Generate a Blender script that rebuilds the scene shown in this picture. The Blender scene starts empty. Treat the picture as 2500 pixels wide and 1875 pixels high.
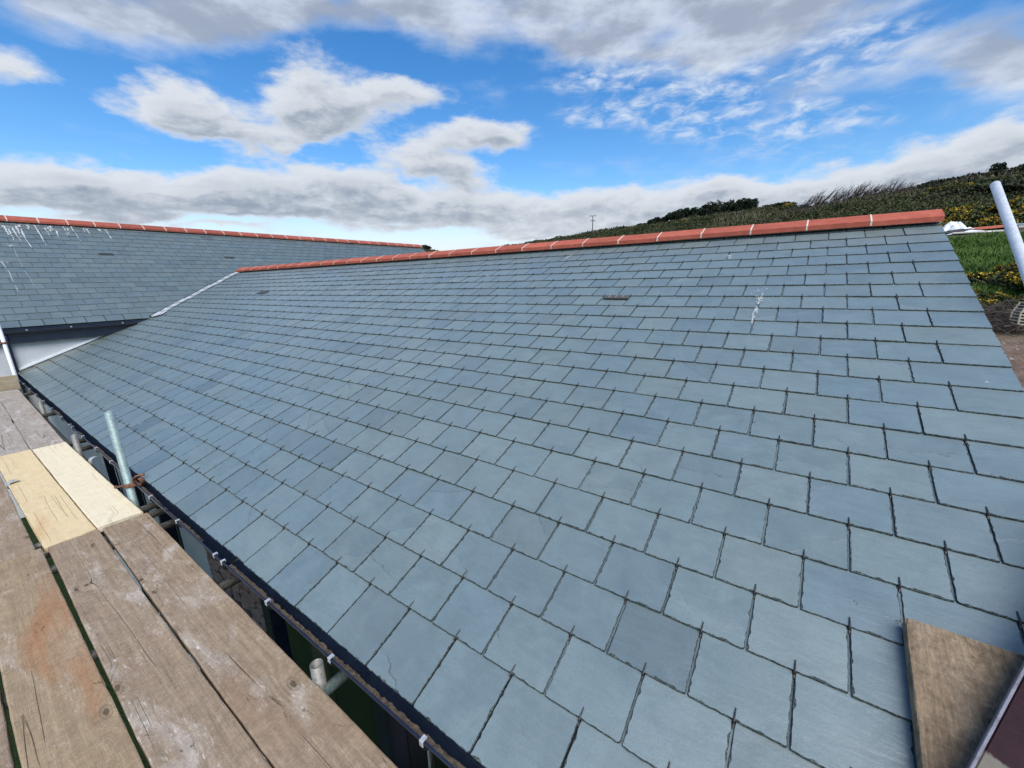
import bpy, math, random
import numpy as np
from mathutils import Matrix, Vector
rnd = random.Random(7)
nr = np.random.default_rng(11)
sc = bpy.context.scene
col = sc.collection
R = math.radians
# ------------------------------------------------------------------ camera
RW = np.array([[0.817205594591871, 0.5758351270241852, -0.02426772862305851],
               [0.1246244021605909, -0.2176591564571318, -0.968035768964261],
               [-0.5627110933272929, 0.7880598949910148, -0.2496353888192724]])
CAM = np.array([0.63735505, -0.65893165, 1.33617952])
FPX = 988.846
cd = bpy.data.cameras.new('camera')
cam = bpy.data.objects.new('camera', cd)
col.objects.link(cam)
cd.sensor_width = 36
cd.lens = FPX / 2500 * 36
cd.clip_start = 0.02
cd.clip_end = 9000
m = Matrix.Identity(4)
for i in range(3):
    m[i][0] = RW[0][i]; m[i][1] = -RW[1][i]; m[i][2] = -RW[2][i]; m[i][3] = CAM[i]
cam.matrix_world = m
sc.camera = cam
# ------------------------------------------------------------------ sun and exposure
SUN_AZ, SUN_EL = R(125), R(50)
sl = bpy.data.lights.new('sun', 'SUN')
sl.energy = 2.3
sl.angle = R(56)
sl.color = (1.0, 0.95, 0.88)
sun = bpy.data.objects.new('sun', sl)
col.objects.link(sun)
sv = Vector((math.sin(SUN_AZ) * math.cos(SUN_EL), math.cos(SUN_AZ) * math.cos(SUN_EL), math.sin(SUN_EL)))
sun.rotation_euler = sv.to_track_quat('Z', 'Y').to_euler()
sun.location = sv * 60
vs = sc.view_settings
vs.view_transform = 'Standard'
vs.look = 'None'
vs.exposure = 1.0
vs.gamma = 1
vs.use_curve_mapping = False
sc.cycles.max_bounces = 6
sc.cycles.caustics_reflective = False
sc.cycles.caustics_refractive = False


# ------------------------------------------------------------------ node helper
class NT:
    def __init__(s, tree):
        s.t = tree

    def n(s, typ, ins=None, out=0, **props):
        nd = s.t.nodes.new(typ)
        for k, v in props.items():
            setattr(nd, k, v)
        for k, v in (ins or {}).items():
            if isinstance(v, bpy.types.NodeSocket):
                s.t.links.new(v, nd.inputs[k])
            else:
                nd.inputs[k].default_value = v
        return nd.outputs[out] if out is not None else nd

    def math(s, op, a, b=0.0, c=0.0, clamp=False):
        return s.n('ShaderNodeMath', {0: a, 1: b, 2: c}, operation=op, use_clamp=clamp)

    def vmath(s, op, a, b=(0, 0, 0), out=0):
        return s.n('ShaderNodeVectorMath', {0: a, 1: b}, out=out, operation=op)

    def noise(s, vec, scale, detail=4, rough=0.55, dist=0.0, out=0):
        return s.n('ShaderNodeTexNoise', {'Vector': vec, 'Scale': scale, 'Detail': detail, 'Roughness': rough, 'Distortion': dist}, out=out)

    def map(s, vec, scale=(1, 1, 1), loc=(0, 0, 0), rot=(0, 0, 0), typ='POINT'):
        return s.n('ShaderNodeMapping', {'Vector': vec, 'Location': loc, 'Rotation': rot, 'Scale': scale}, vector_type=typ)

    def ss(s, v, a, b, lo=0.0, hi=1.0):
        return s.n('ShaderNodeMapRange', {'Value': v, 'From Min': a, 'From Max': b, 'To Min': lo, 'To Max': hi}, interpolation_type='SMOOTHSTEP')

    def mix(s, f, a, b, blend='MIX'):
        nd = s.t.nodes.new('ShaderNodeMix')
        nd.data_type = 'RGBA'
        nd.blend_type = blend
        for k, v in ((0, f), (6, a), (7, b)):
            if isinstance(v, bpy.types.NodeSocket):
                s.t.links.new(v, nd.inputs[k])
            else:
                nd.inputs[k].default_value = (tuple(v) + (1,))[:4] if isinstance(v, (tuple, list)) else v
        return nd.outputs[2]

    def ramp(s, f, stops):
        nd = s.t.nodes.new('ShaderNodeValToRGB')
        cr = nd.color_ramp
        while len(cr.elements) < len(stops):
            cr.elements.new(0.5)
        for e, (p, c) in zip(cr.elements, stops):
            e.position = p
            e.color = tuple(c) + (1,) if len(c) == 3 else c
        s.t.links.new(f, nd.inputs[0])
        return nd.outputs[0]


def new_mat(name):
    mt = bpy.data.materials.new(name)
    mt.use_nodes = True
    mt.node_tree.nodes.clear()
    T = NT(mt.node_tree)
    out = mt.node_tree.nodes.new('ShaderNodeOutputMaterial')
    bs = mt.node_tree.nodes.new('ShaderNodeBsdfPrincipled')
    mt.node_tree.links.new(bs.outputs[0], out.inputs[0])

    def fin(color, rough=0.6, bump=None, strength=0.3, dist=0.01, metal=0.0, spec=None):
        for k, v in (('Base Color', color), ('Roughness', rough), ('Metallic', metal)):
            if isinstance(v, bpy.types.NodeSocket):
                T.t.links.new(v, bs.inputs[k])
            else:
                bs.inputs[k].default_value = (tuple(v) + (1,))[:4] if isinstance(v, (tuple, list)) else v
        if spec is not None:
            bs.inputs['Specular IOR Level'].default_value = spec
        if bump is not None:
            b = T.n('ShaderNodeBump', {'Strength': strength, 'Distance': dist, 'Height': bump})
            T.t.links.new(b, bs.inputs['Normal'])
        return mt
    return mt, T, fin


# ------------------------------------------------------------------ sky
CUMULUS = [(-81.4,17.6,2.5,1.3,15.0,0.75),(-72.6,17.6,4.0,1.7,11.0,1),(-68.6,17.2,4.1,1.9,9.0,1),(-71.1,15.9,4.2,1.3,9.0,0.8),(-59.9,18.4,5.7,2.6,6.0,1),(-53.8,20.0,7.7,2.6,5.0,1),(-46.8,21.1,4.9,1.5,3.0,0.7),(-57.8,16.2,3.0,1.8,5.0,0.7),(-57.7,23.2,4.3,1.9,7.0,0.55),(-65.1,14.2,3.1,1.1,6.0,0.6),(-61.9,14.8,1.8,0.6,6.0,1),(-43.9,15.8,7.4,2.2,1.0,1),(-37.4,17.2,5.8,1.7,-1.0,1),(-42.3,13.2,5.3,1.5,0.0,1),(-48.0,14.2,3.9,1.4,2.0,0.8),(-82.5,9.7,4.2,1.8,8.0,1),(-79.6,8.6,6.2,1.8,6.0,1),(-74.6,9.1,7.3,1.7,5.0,1),(-68.3,10.0,5.9,1.9,5.0,1),(-61.9,11.1,7.7,2.7,4.0,1),(-54.8,11.4,7.4,2.1,2.0,1),(-63.2,8.7,12.3,2.0,3.0,1),(-50.2,9.0,8.5,2.4,1.0,1),(-41.3,9.6,8.9,2.3,0.0,1),(-29.3,8.7,12.5,2.3,-2.0,0.95),(-15.0,8.9,10.6,2.2,-5.0,0.95),(-9.0,10.0,5.8,1.3,-6.0,0.8),(-2.0,7.3,6.8,1.9,-6.0,0.85),(-44.5,6.9,11.8,0.9,0.0,0.6),(-76.8,6.8,4.5,0.4,4.0,0.9),(-69.7,6.5,5.4,0.4,3.0,0.8),(-34.2,5.8,7.4,0.6,-1.0,0.6),(4.6,8.8,7.9,2.0,-9.0,0.95),(10.1,9.9,5.1,1.8,-11.0,1),(13.6,10.5,2.9,2.3,-13.0,1),(8.1,7.6,4.8,1.2,-9.0,0.8),(-24,5.8,12,1.6,-3,1),(-11,6.4,10,1.7,-4,1),(2,7.0,9,1.6,-6,1),(11,7.8,8,1.5,-9,1),(-65.5,15.6,6,1.0,5,0.8)]
VEIL = [(-78.5,22.4,3.9,1.7,17.0,0.7),(-71.3,23.6,8.1,2.4,13.0,1),(-63.8,25.7,6.4,2.6,11.0,1),(-55.6,27.3,12.4,1.6,7.0,0.8),(-45.7,27.1,6.4,2.2,3.0,0.7),(-32.0,27.5,13.9,2.9,-2.0,1),(-16.3,26.1,15.6,3.4,-8.0,1),(-11.7,22.7,7.6,2.5,-10.0,0.9),(-5.1,24.6,9.2,2.6,-13.0,1),(-22.3,26.0,7.9,2.6,-6.0,0.9),(6.3,17.9,7.2,1.7,-16.0,0.75),(11.4,17.2,4.5,2.1,-18.0,0.8),(0.5,17.2,6.2,1.2,-13.0,0.6),(12.8,14.9,4.0,1.3,-17.0,0.7)]
RIPPLE = [(-18.4,21.1,5.7,2.1,-7.0,1),(-13.3,19.4,5.5,2.1,-8.0,1),(-15.6,17.4,6.2,1.7,-7.0,1),(-8.1,19.0,4.6,1.2,-10.0,0.9),(-6.1,16.2,5.4,1.2,-10.0,0.8),(-0.3,15.0,4.8,1.1,-11.0,0.8),(-25.9,18.4,3.4,1.1,-4.0,0.8),(-0.6,19.6,4.7,1.8,-14.0,0.7),(-4.9,13.5,8.0,2.2,-9.0,0.5),(2.8,20.4,4.7,1.7,-16.0,0.6),(-27.1,22.0,4.4,1.7,-4.0,0.5)]


def build_sky():
    w = bpy.data.worlds.new('World')
    sc.world = w
    w.use_nodes = True
    t = w.node_tree
    t.nodes.clear()
    T = NT(t)
    dirv = T.n('ShaderNodeTexCoord', out=0)
    dirv = t.nodes[-1].outputs['Generated']
    sep = T.n('ShaderNodeSeparateXYZ', {0: dirv}, out=None)
    x, y, z = sep.outputs
    az = T.math('MULTIPLY', T.math('ARCTAN2', x, y), 57.29578)
    el = T.math('MULTIPLY', T.math('ARCSINE', z), 57.29578)
    ae = T.n('ShaderNodeCombineXYZ', {0: az, 1: el, 2: 0.0})
    # perspective-correct cloud deck coordinates, and a vertical-billow coordinate
    zc = T.math('ADD', T.math('MAXIMUM', z, 0.0), 0.09)
    deck = T.n('ShaderNodeCombineXYZ', {0: T.math('DIVIDE', x, zc), 1: T.math('DIVIDE', y, zc), 2: 0.0})

    # noise-warped direction so that cloud outlines are never ellipses
    nz = T.map(ae, scale=(0.15, 0.30, 1))
    wv = T.noise(nz, 1.0, 5, 0.58, out=1)
    wv = T.vmath('MULTIPLY', T.vmath('SUBTRACT', wv, (0.5, 0.5, 0.5)), (4.6, 2.4, 0))
    warped = T.vmath('ADD', ae, wv)

    def blobs(vec, lst, grow):
        acc = None
        for a, e, rw, rh, ro, wt in lst:
            mp = T.map(vec, scale=(rw * grow, rh * grow, 1), loc=(a, e, 0), rot=(0, 0, R(ro)), typ='TEXTURE')
            g = T.n('ShaderNodeTexGradient', {0: mp}, out=1, gradient_type='SPHERICAL')
            acc = T.math('MULTIPLY_ADD', g, wt, acc if acc is not None else 0.0)
        return acc

    def fbm(vec, off=0.0):
        n1 = T.noise(T.map(vec, scale=(0.16, 0.36, 1), loc=(off, 0, 0)), 1.0, 9, 0.6)
        return n1
    shift = T.vmath('ADD', warped, (-0.45, 0.95, 0))
    s1 = T.math('MINIMUM', blobs(warped, CUMULUS, 1.42), 1.25)
    s1u = T.math('MINIMUM', blobs(shift, CUMULUS, 1.42), 1.25)
    f1 = fbm(ae)
    f1u = fbm(T.vmath('ADD', ae, (-0.35, 0.8, 0)))
    d1 = T.math('MULTIPLY_ADD', T.math('SUBTRACT', f1, 0.5), 1.9, s1)
    d1u = T.math('MULTIPLY_ADD', T.math('SUBTRACT', f1u, 0.5), 1.9, s1u)
    # open cloud cover everywhere the photograph does not reach
    gen = T.noise(deck, 0.45, 6, 0.6)
    inview = T.math('MULTIPLY', T.ss(az, -118, -88), T.ss(az, 45, 18))
    inview = T.math('MULTIPLY', inview, T.ss(el, 42, 29))
    outw = T.math('SUBTRACT', 1.0, inview)
    gcov = T.math('MULTIPLY', T.ss(gen, 0.47, 0.70), outw)
    c1 = T.math('MULTIPLY', T.ss(d1, 0.20, 0.84), 0.98)
    c1 = T.math('MAXIMUM', c1, gcov)
    fine = T.noise(T.map(warped, scale=(0.42, 0.85, 1), loc=(4, 2, 0)), 1.0, 6, 0.6)
    under = T.math('ADD', T.math('SUBTRACT', d1u, d1), T.math('MULTIPLY', T.math('SUBTRACT', fine, 0.5), 0.9))
    shade = T.math('MULTIPLY', T.ss(under, -0.45, 0.45), T.ss(d1, 0.35, 1.1))
    shade = T.math('MULTIPLY_ADD', T.ss(d1, 0.65, 1.7), 0.38, T.math('MULTIPLY', shade, 0.80), clamp=True)
    ccol = T.mix(shade, (0.375, 0.395, 0.425), (0.158, 0.187, 0.232))
    # high soft veil
    s2 = T.math('MINIMUM', blobs(warped, VEIL, 1.5), 1.15)
    f2 = T.noise(T.map(ae, scale=(0.085, 0.24, 1), rot=(0, 0, R(14)), loc=(7, 3, 0)), 1.0, 7, 0.56)
    d2 = T.math('MULTIPLY_ADD', T.math('SUBTRACT', f2, 0.5), 2.3, s2)
    c2 = T.math('MULTIPLY', T.ss(d2, 0.08, 1.10), 0.93)
    vn = T.noise(T.map(ae, scale=(0.11, 0.28, 1), rot=(0, 0, R(10)), loc=(2, 9, 0)), 1.0, 7, 0.58)
    vcol = T.mix(T.ss(vn, 0.36, 0.64), (0.33, 0.365, 0.43), (0.185, 0.213, 0.265))
    vcol = T.mix(T.ss(d2, 0.9, 0.1), vcol, (0.30, 0.36, 0.46))
    # rippled altocumulus
    s3 = blobs(warped, RIPPLE, 1.7)
    f3 = T.noise(T.map(ae, scale=(0.34, 0.85, 1), rot=(0, 0, R(24)), loc=(3, 1, 0)), 1.0, 7, 0.62, 0.4)
    f3b = T.noise(T.map(ae, scale=(0.16, 0.4, 1), rot=(0, 0, R(20)), loc=(5, 1, 0)), 1.0, 3, 0.5)
    d3 = T.math('ADD', T.math('MULTIPLY', f3, 1.0), T.math('MULTIPLY', f3b, 0.45))
    c3 = T.math('MULTIPLY', T.ss(d3, 0.60, 1.02), T.ss(s3, 0.08, 0.65))
    c3 = T.math('MULTIPLY', c3, 0.92)
    # clear air
    nis = T.n('ShaderNodeTexSky', sky_type='NISHITA', sun_disc=False, sun_elevation=SUN_EL, sun_rotation=SUN_AZ, air_density=1.0, dust_density=0.4, ozone_density=2.2)
    blue = T.n('ShaderNodeHueSaturation', {'Color': nis, 'Hue': 0.503, 'Saturation': 1.36, 'Value': 0.60})
    pale = T.mix(T.ss(el, 10.5, 3.0, 0.0, 0.88), blue, (2.75, 2.95, 3.15))
    bgs = T.n('ShaderNodeBackground', {'Color': pale, 'Strength': 0.15})
    # low haze near the horizon belongs to the air
    cl = T.mix(c3, ccol, (0.36, 0.415, 0.49))
    cov = T.math('SUBTRACT', 1.0, T.math('MULTIPLY', T.math('SUBTRACT', 1.0, c1), T.math('SUBTRACT', 1.0, c3)))
    bgc = T.n('ShaderNodeBackground', {'Color': cl, 'Strength': 1.0})
    bgv = T.n('ShaderNodeBackground', {'Color': vcol, 'Strength': 1.0})
    m1 = T.n('ShaderNodeMixShader', {0: c2, 1: bgs, 2: bgv})
    m2 = T.n('ShaderNodeMixShader', {0: cov, 1: m1, 2: bgc})
    T.n('ShaderNodeOutputWorld', {0: m2}, out=None)


build_sky()


# ------------------------------------------------------------------ geometry helpers
def ray(px, py):
    d = np.array([(px - 1250) / FPX, (py - 937.5) / FPX, 1.0])
    return RW.T @ d


def pix(P):
    c = (np.atleast_2d(P) - CAM) @ RW.T
    zz = np.where(np.abs(c[:, 2]) < 1e-6, 1e-6, c[:, 2])
    return np.stack([FPX * c[:, 0] / zz + 1250, FPX * c[:, 1] / zz + 937.5, c[:, 2]], 1)


WM = {}


def link(o, parent=None, M=None, mats=(), **props):
    col.objects.link(o)
    M = M if M is not None else Matrix.Identity(4)
    o.matrix_basis = M
    WM[o.name] = M
    if parent is not None:
        o.parent = parent
        o.matrix_parent_inverse = WM[parent.name].inverted()
    for k, v in props.items():
        if v is not None:
            o[k] = v
    return o


def empty(name, loc, **props):
    o = bpy.data.objects.new(name, None)
    o.empty_display_size = 0.2
    return link(o, None, Matrix.Translation(Vector(loc)), **props)


def np_mesh(name, verts, faces, mats, midx=None, smooth=False):
    """verts (N,3); faces list of index lists or an (M,k) array"""
    me = bpy.data.meshes.new(name)
    if isinstance(faces, np.ndarray):
        k = faces.shape[1]
        me.vertices.add(len(verts))
        me.vertices.foreach_set('co', np.asarray(verts, dtype=np.float32).ravel())
        me.loops.add(faces.size)
        me.loops.foreach_set('vertex_index', faces.astype(np.int32).ravel())
        me.polygons.add(len(faces))
        me.polygons.foreach_set('loop_start', np.arange(0, faces.size, k, dtype=np.int32))
        me.update(calc_edges=True)
    else:
        me.from_pydata([tuple(map(float, v)) for v in verts], [], faces)
        me.update()
    for mm in (mats if isinstance(mats, (list, tuple)) else [mats]):
        me.materials.append(mm)
    if midx is not None:
        me.polygons.foreach_set('material_index', np.asarray(midx, dtype=np.int32))
    if smooth:
        me.polygons.foreach_set('use_smooth', np.ones(len(me.polygons), dtype=bool))
    return me


class MB:
    def __init__(s):
        s.v, s.f, s.m = [], [], []

    def add(s, vs_, fs, mi=0):
        b = len(s.v)
        s.v += [tuple(v) for v in vs_]
        s.f += [[i + b for i in f] for f in fs]
        s.m += [mi] * len(fs)
        return s

    def box(s, lo, hi, M=None, mi=0, bev=0.0):
        x0, y0, z0 = lo
        x1, y1, z1 = hi
        if bev > 0:
            b = bev
            vs_ = []
            for (x, sx) in ((x0, 1), (x1, -1)):
                for (y, sy) in ((y0, 1), (y1, -1)):
                    for (z, sz) in ((z0, 1), (z1, -1)):
                        vs_ += [(x, y + sy * b, z + sz * b), (x + sx * b, y, z + sz * b), (x + sx * b, y + sy * b, z)]
            import bmesh
            bm = bmesh.new()
            for v in vs_:
                bm.verts.new(v)
            r = bmesh.ops.convex_hull(bm, input=bm.verts)
            bmesh.ops.dissolve_limit(bm, angle_limit=0.01, verts=bm.verts, edges=bm.edges)
            bm.verts.index_update()
            vv = [v.co.copy() for v in bm.verts]
            ff = [[v.index for v in f.verts] for f in bm.faces]
            bm.free()
        else:
            vv = [Vector((x, y, z)) for x in (x0, x1) for y in (y0, y1) for z in (z0, z1)]
            ff = [[0, 1, 3, 2], [4, 6, 7, 5], [0, 4, 5, 1], [2, 3, 7, 6], [0, 2, 6, 4], [1, 5, 7, 3]]
        if M is not None:
            vv = [M @ v for v in vv]
        return s.add(vv, ff, mi)

    def tube(s, p1, p2, r, n=14, wall=0.004, mi=0, r2=None):
        """a hollow tube with open ends"""
        p1, p2 = Vector(p1), Vector(p2)
        d = (p2 - p1).normalized()
        a = d.orthogonal().normalized()
        b = d.cross(a)
        r2 = r if r2 is None else r2
        rings = [(p1, r), (p2, r2), (p2, r2 - wall), (p2 - d * min(0.2, (p2 - p1).length * 0.45), r2 - wall), (p1 + d * min(0.2, (p2 - p1).length * 0.45), r - wall), (p1, r - wall)]
        vv = []
        for p, rr in rings:
            vv += [p + (a * math.cos(2 * math.pi * i / n) + b * math.sin(2 * math.pi * i / n)) * rr for i in range(n)]
        ff = []
        for k in range(6):
            k2 = (k + 1) % 6
            if k == 3:
                continue
            for i in range(n):
                j = (i + 1) % n
                ff.append([k * n + i, k * n + j, k2 * n + j, k2 * n + i])
        ff.append([3 * n + i for i in range(n)])
        ff.append([4 * n + n - 1 - i for i in range(n)])
        return s.add(vv, ff, mi)

    def path(s, pts, r, n=6, mi=0, rs=None, cap=True):
        pts = [Vector(p) for p in pts]
        vv = []
        prev = None
        for i, p in enumerate(pts):
            d = (pts[min(i + 1, len(pts) - 1)] - pts[max(i - 1, 0)]).normalized()
            a = d.orthogonal().normalized() if prev is None else (prev - d * prev.dot(d)).normalized()
            prev = a
            b = d.cross(a)
            rr = rs[i] if rs else r
            vv += [p + (a * math.cos(2 * math.pi * k / n) + b * math.sin(2 * math.pi * k / n)) * rr for k in range(n)]
        ff = []
        for i in range(len(pts) - 1):
            for k in range(n):
                j = (k + 1) % n
                ff.append([i * n + k, i * n + j, (i + 1) * n + j, (i + 1) * n + k])
        if cap:
            ff.append([n - 1 - k for k in range(n)])
            ff.append([(len(pts) - 1) * n + k for k in range(n)])
        return s.add(vv, ff, mi)

    def extrude(s, prof, x0, x1, axis='x', mi=0, closed=True, cap=True):
        """profile of (y,z) pairs swept along x (or of (x,z) along y)"""
        n = len(prof)
        f = (lambda t, p: (t, p[0], p[1])) if axis == 'x' else (lambda t, p: (p[0], t, p[1]))
        vv = [f(x0, p) for p in prof] + [f(x1, p) for p in prof]
        ff = [[i, (i + 1) % n, n + (i + 1) % n, n + i] for i in range(n if closed else n - 1)]
        if cap and closed:
            ff += [list(range(n))[::-1], list(range(n, 2 * n))]
        return s.add(vv, ff, mi)

    def mesh(s, name, mats, smooth=False):
        return np_mesh(name, s.v, s.f, mats, s.m, smooth)

    def obj(s, name, mats, parent=None, M=None, smooth=False, **props):
        me = s.mesh(name, mats, smooth)
        return link(bpy.data.objects.new(name, me), parent, M, **props)


def hash_noise(x, y, seed=0):
    """cheap smooth value noise on numpy arrays"""
    def h(i, j):
        n = np.sin(i * 127.1 + j * 311.7 + seed * 74.7) * 43758.5453
        return n - np.floor(n)
    xi, yi = np.floor(x), np.floor(y)
    fx, fy = x - xi, y - yi
    fx = fx * fx * (3 - 2 * fx)
    fy = fy * fy * (3 - 2 * fy)
    return (h(xi, yi) * (1 - fx) + h(xi + 1, yi) * fx) * (1 - fy) + (h(xi, yi + 1) * (1 - fx) + h(xi + 1, yi + 1) * fx) * fy


# ------------------------------------------------------------------ materials
def slate_material(name, mossy=False, dark=1.0):
    mt, T, fin = new_mat(name)
    oi = T.n('ShaderNodeObjectInfo', out=None)
    ge = T.n('ShaderNodeNewGeometry', out=None)
    r = T.math('FRACT', T.math('MULTIPLY_ADD', oi.outputs['Random'], 7.13, ge.outputs['Random Per Island']))
    r2 = T.math('FRACT', T.math('MULTIPLY', r, 17.7))
    r3 = T.math('FRACT', T.math('MULTIPLY', r, 53.3))
    tc = T.n('ShaderNodeTexCoord', out=None).outputs['Object']
    v = T.vmath('ADD', tc, T.n('ShaderNodeCombineXYZ', {0: T.math('MULTIPLY', r, 31.0), 1: T.math('MULTIPLY', r2, 47.0), 2: T.math('MULTIPLY', r3, 13.0)}))
    base = T.ramp(r, [(0.0, (0.126, 0.172, 0.188)), (0.18, (0.148, 0.199, 0.208)), (0.36, (0.132, 0.184, 0.203)), (0.54, (0.160, 0.208, 0.211)), (0.72, (0.138, 0.188, 0.199)), (0.88, (0.153, 0.197, 0.195)), (0.97, (0.126, 0.167, 0.176)), (1.0, (0.104, 0.142, 0.154))])
    # soft cloudy tone and faint riven streaks
    n1 = T.noise(v, 7.0, 6, 0.6, 0.6)
    n2 = T.noise(T.map(v, scale=(8, 34, 1), rot=(0, 0, 0.5)), 1.0, 5, 0.65, 1.2)
    n3 = T.noise(v, 150.0, 5, 0.75)
    tone = T.math('ADD', T.math('MULTIPLY_ADD', n1, 0.42, 0.76), T.math('MULTIPLY', T.math('SUBTRACT', n2, 0.5), 0.32))
    tone = T.math('ADD', tone, T.math('MULTIPLY', T.math('SUBTRACT', n3, 0.5), 0.50))
    base = T.mix(1.0, base, T.n('ShaderNodeCombineColor', {0: tone, 1: tone, 2: tone}), 'MULTIPLY')
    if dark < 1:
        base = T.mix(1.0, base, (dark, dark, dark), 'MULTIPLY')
    gg = T.noise(v, 2.1, 3, 0.5)
    base = T.mix(T.ss(gg, 0.45, 0.75, 0.0, 0.35), base, (0.152, 0.194, 0.196))
    # thin riven ledges: contour lines of a slow noise, on some slates only
    tcs = T.n('ShaderNodeSeparateXYZ', {0: tc}, out=None)
    wob = T.noise(T.map(v, scale=(9, 9, 1)), 1.0, 5, 0.62)
    slope = T.math('MULTIPLY_ADD', r3, 1.8, -0.9)
    ly = T.math('ADD', T.math('MULTIPLY_ADD', tcs.outputs[0], slope, tcs.outputs[1]), T.math('MULTIPLY', T.math('SUBTRACT', wob, 0.5), 0.11))
    nc = T.math('SUBTRACT', ly, T.math('MULTIPLY_ADD', r2, 0.30, -0.06))
    ln = T.math('ABSOLUTE', nc)
    fade = T.ss(T.noise(T.map(v, scale=(5, 5, 1), loc=(4, 4, 0)), 1.0, 2, 0.5), 0.40, 0.56)
    some = T.math('MULTIPLY', T.ss(T.math('FRACT', T.math('MULTIPLY', r, 91.7)), 0.52, 0.54), fade)
    crack = T.math('MULTIPLY', T.ss(ln, 0.0026, 0.0008), some)
    base = T.mix(T.math('MULTIPLY', crack, 0.75), base, (0.055, 0.066, 0.072))
    step = T.math('MULTIPLY', T.ss(nc, -0.001, 0.001), some)
    base = T.mix(T.math('MULTIPLY', step, 0.22), base, (0.09, 0.125, 0.145))
    # pale scuffs
    sn = T.noise(T.map(v, scale=(16, 70, 1), rot=(0, 0, 0.9)), 1.0, 4, 0.7, 0.4)
    scuff = T.math('MULTIPLY', T.ss(sn, 0.70, 0.78), T.ss(r3, 0.4, 0.7))
    base = T.mix(T.math('MULTIPLY', scuff, 0.5), base, (0.36, 0.40, 0.42))
    if mossy:
        pos = T.n('ShaderNodeSeparateXYZ', {0: ge.outputs['Position']}, out=None)
        edge = T.ss(pos.outputs[0], -9.55, -10.25)
        low = T.ss(pos.outputs[1], 2.2, 0.8)
        alg = T.math('MULTIPLY', T.math('MULTIPLY', edge, low), T.ss(T.noise(ge.outputs['Position'], 3.0, 5, 0.6), 0.28, 0.62))
        base = T.mix(T.math('MULTIPLY', alg, 0.85), base, (0.075, 0.085, 0.045))
    h = T.math('ADD', T.math('MULTIPLY', n2, 0.6), T.math('MULTIPLY', n3, 0.18))
    h = T.math('ADD', h, T.math('MULTIPLY', step, 0.8))
    h = T.math('ADD', h, T.math('MULTIPLY', n1, 0.8))
    rough = T.math('ADD', T.math('MULTIPLY_ADD', n1, 0.20, 0.20), T.math('MULTIPLY', r3, 0.09))
    fin(base, rough, h, 0.38, 0.004, spec=0.9)
    return mt


def edge_material():
    mt, T, fin = new_mat('dressed_slate_edge')
    tc = T.n('ShaderNodeTexCoord', out=None).outputs['Object']
    n = T.noise(tc, 120.0, 4, 0.7)
    big = T.noise(tc, 9.0, 3, 0.6)
    c = T.ramp(n, [(0.30, (0.014, 0.020, 0.020)), (0.52, (0.040, 0.054, 0.053)), (0.70, (0.13, 0.165, 0.165))])  # rough, dirty broken edge; the tails' shadow is also put into the dark tone
    c = T.mix(T.ss(big, 0.66, 0.74), c, (0.34, 0.38, 0.38))
    fin(c, 0.85, n, 0.8, 0.003, spec=0.3)
    return mt


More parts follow.
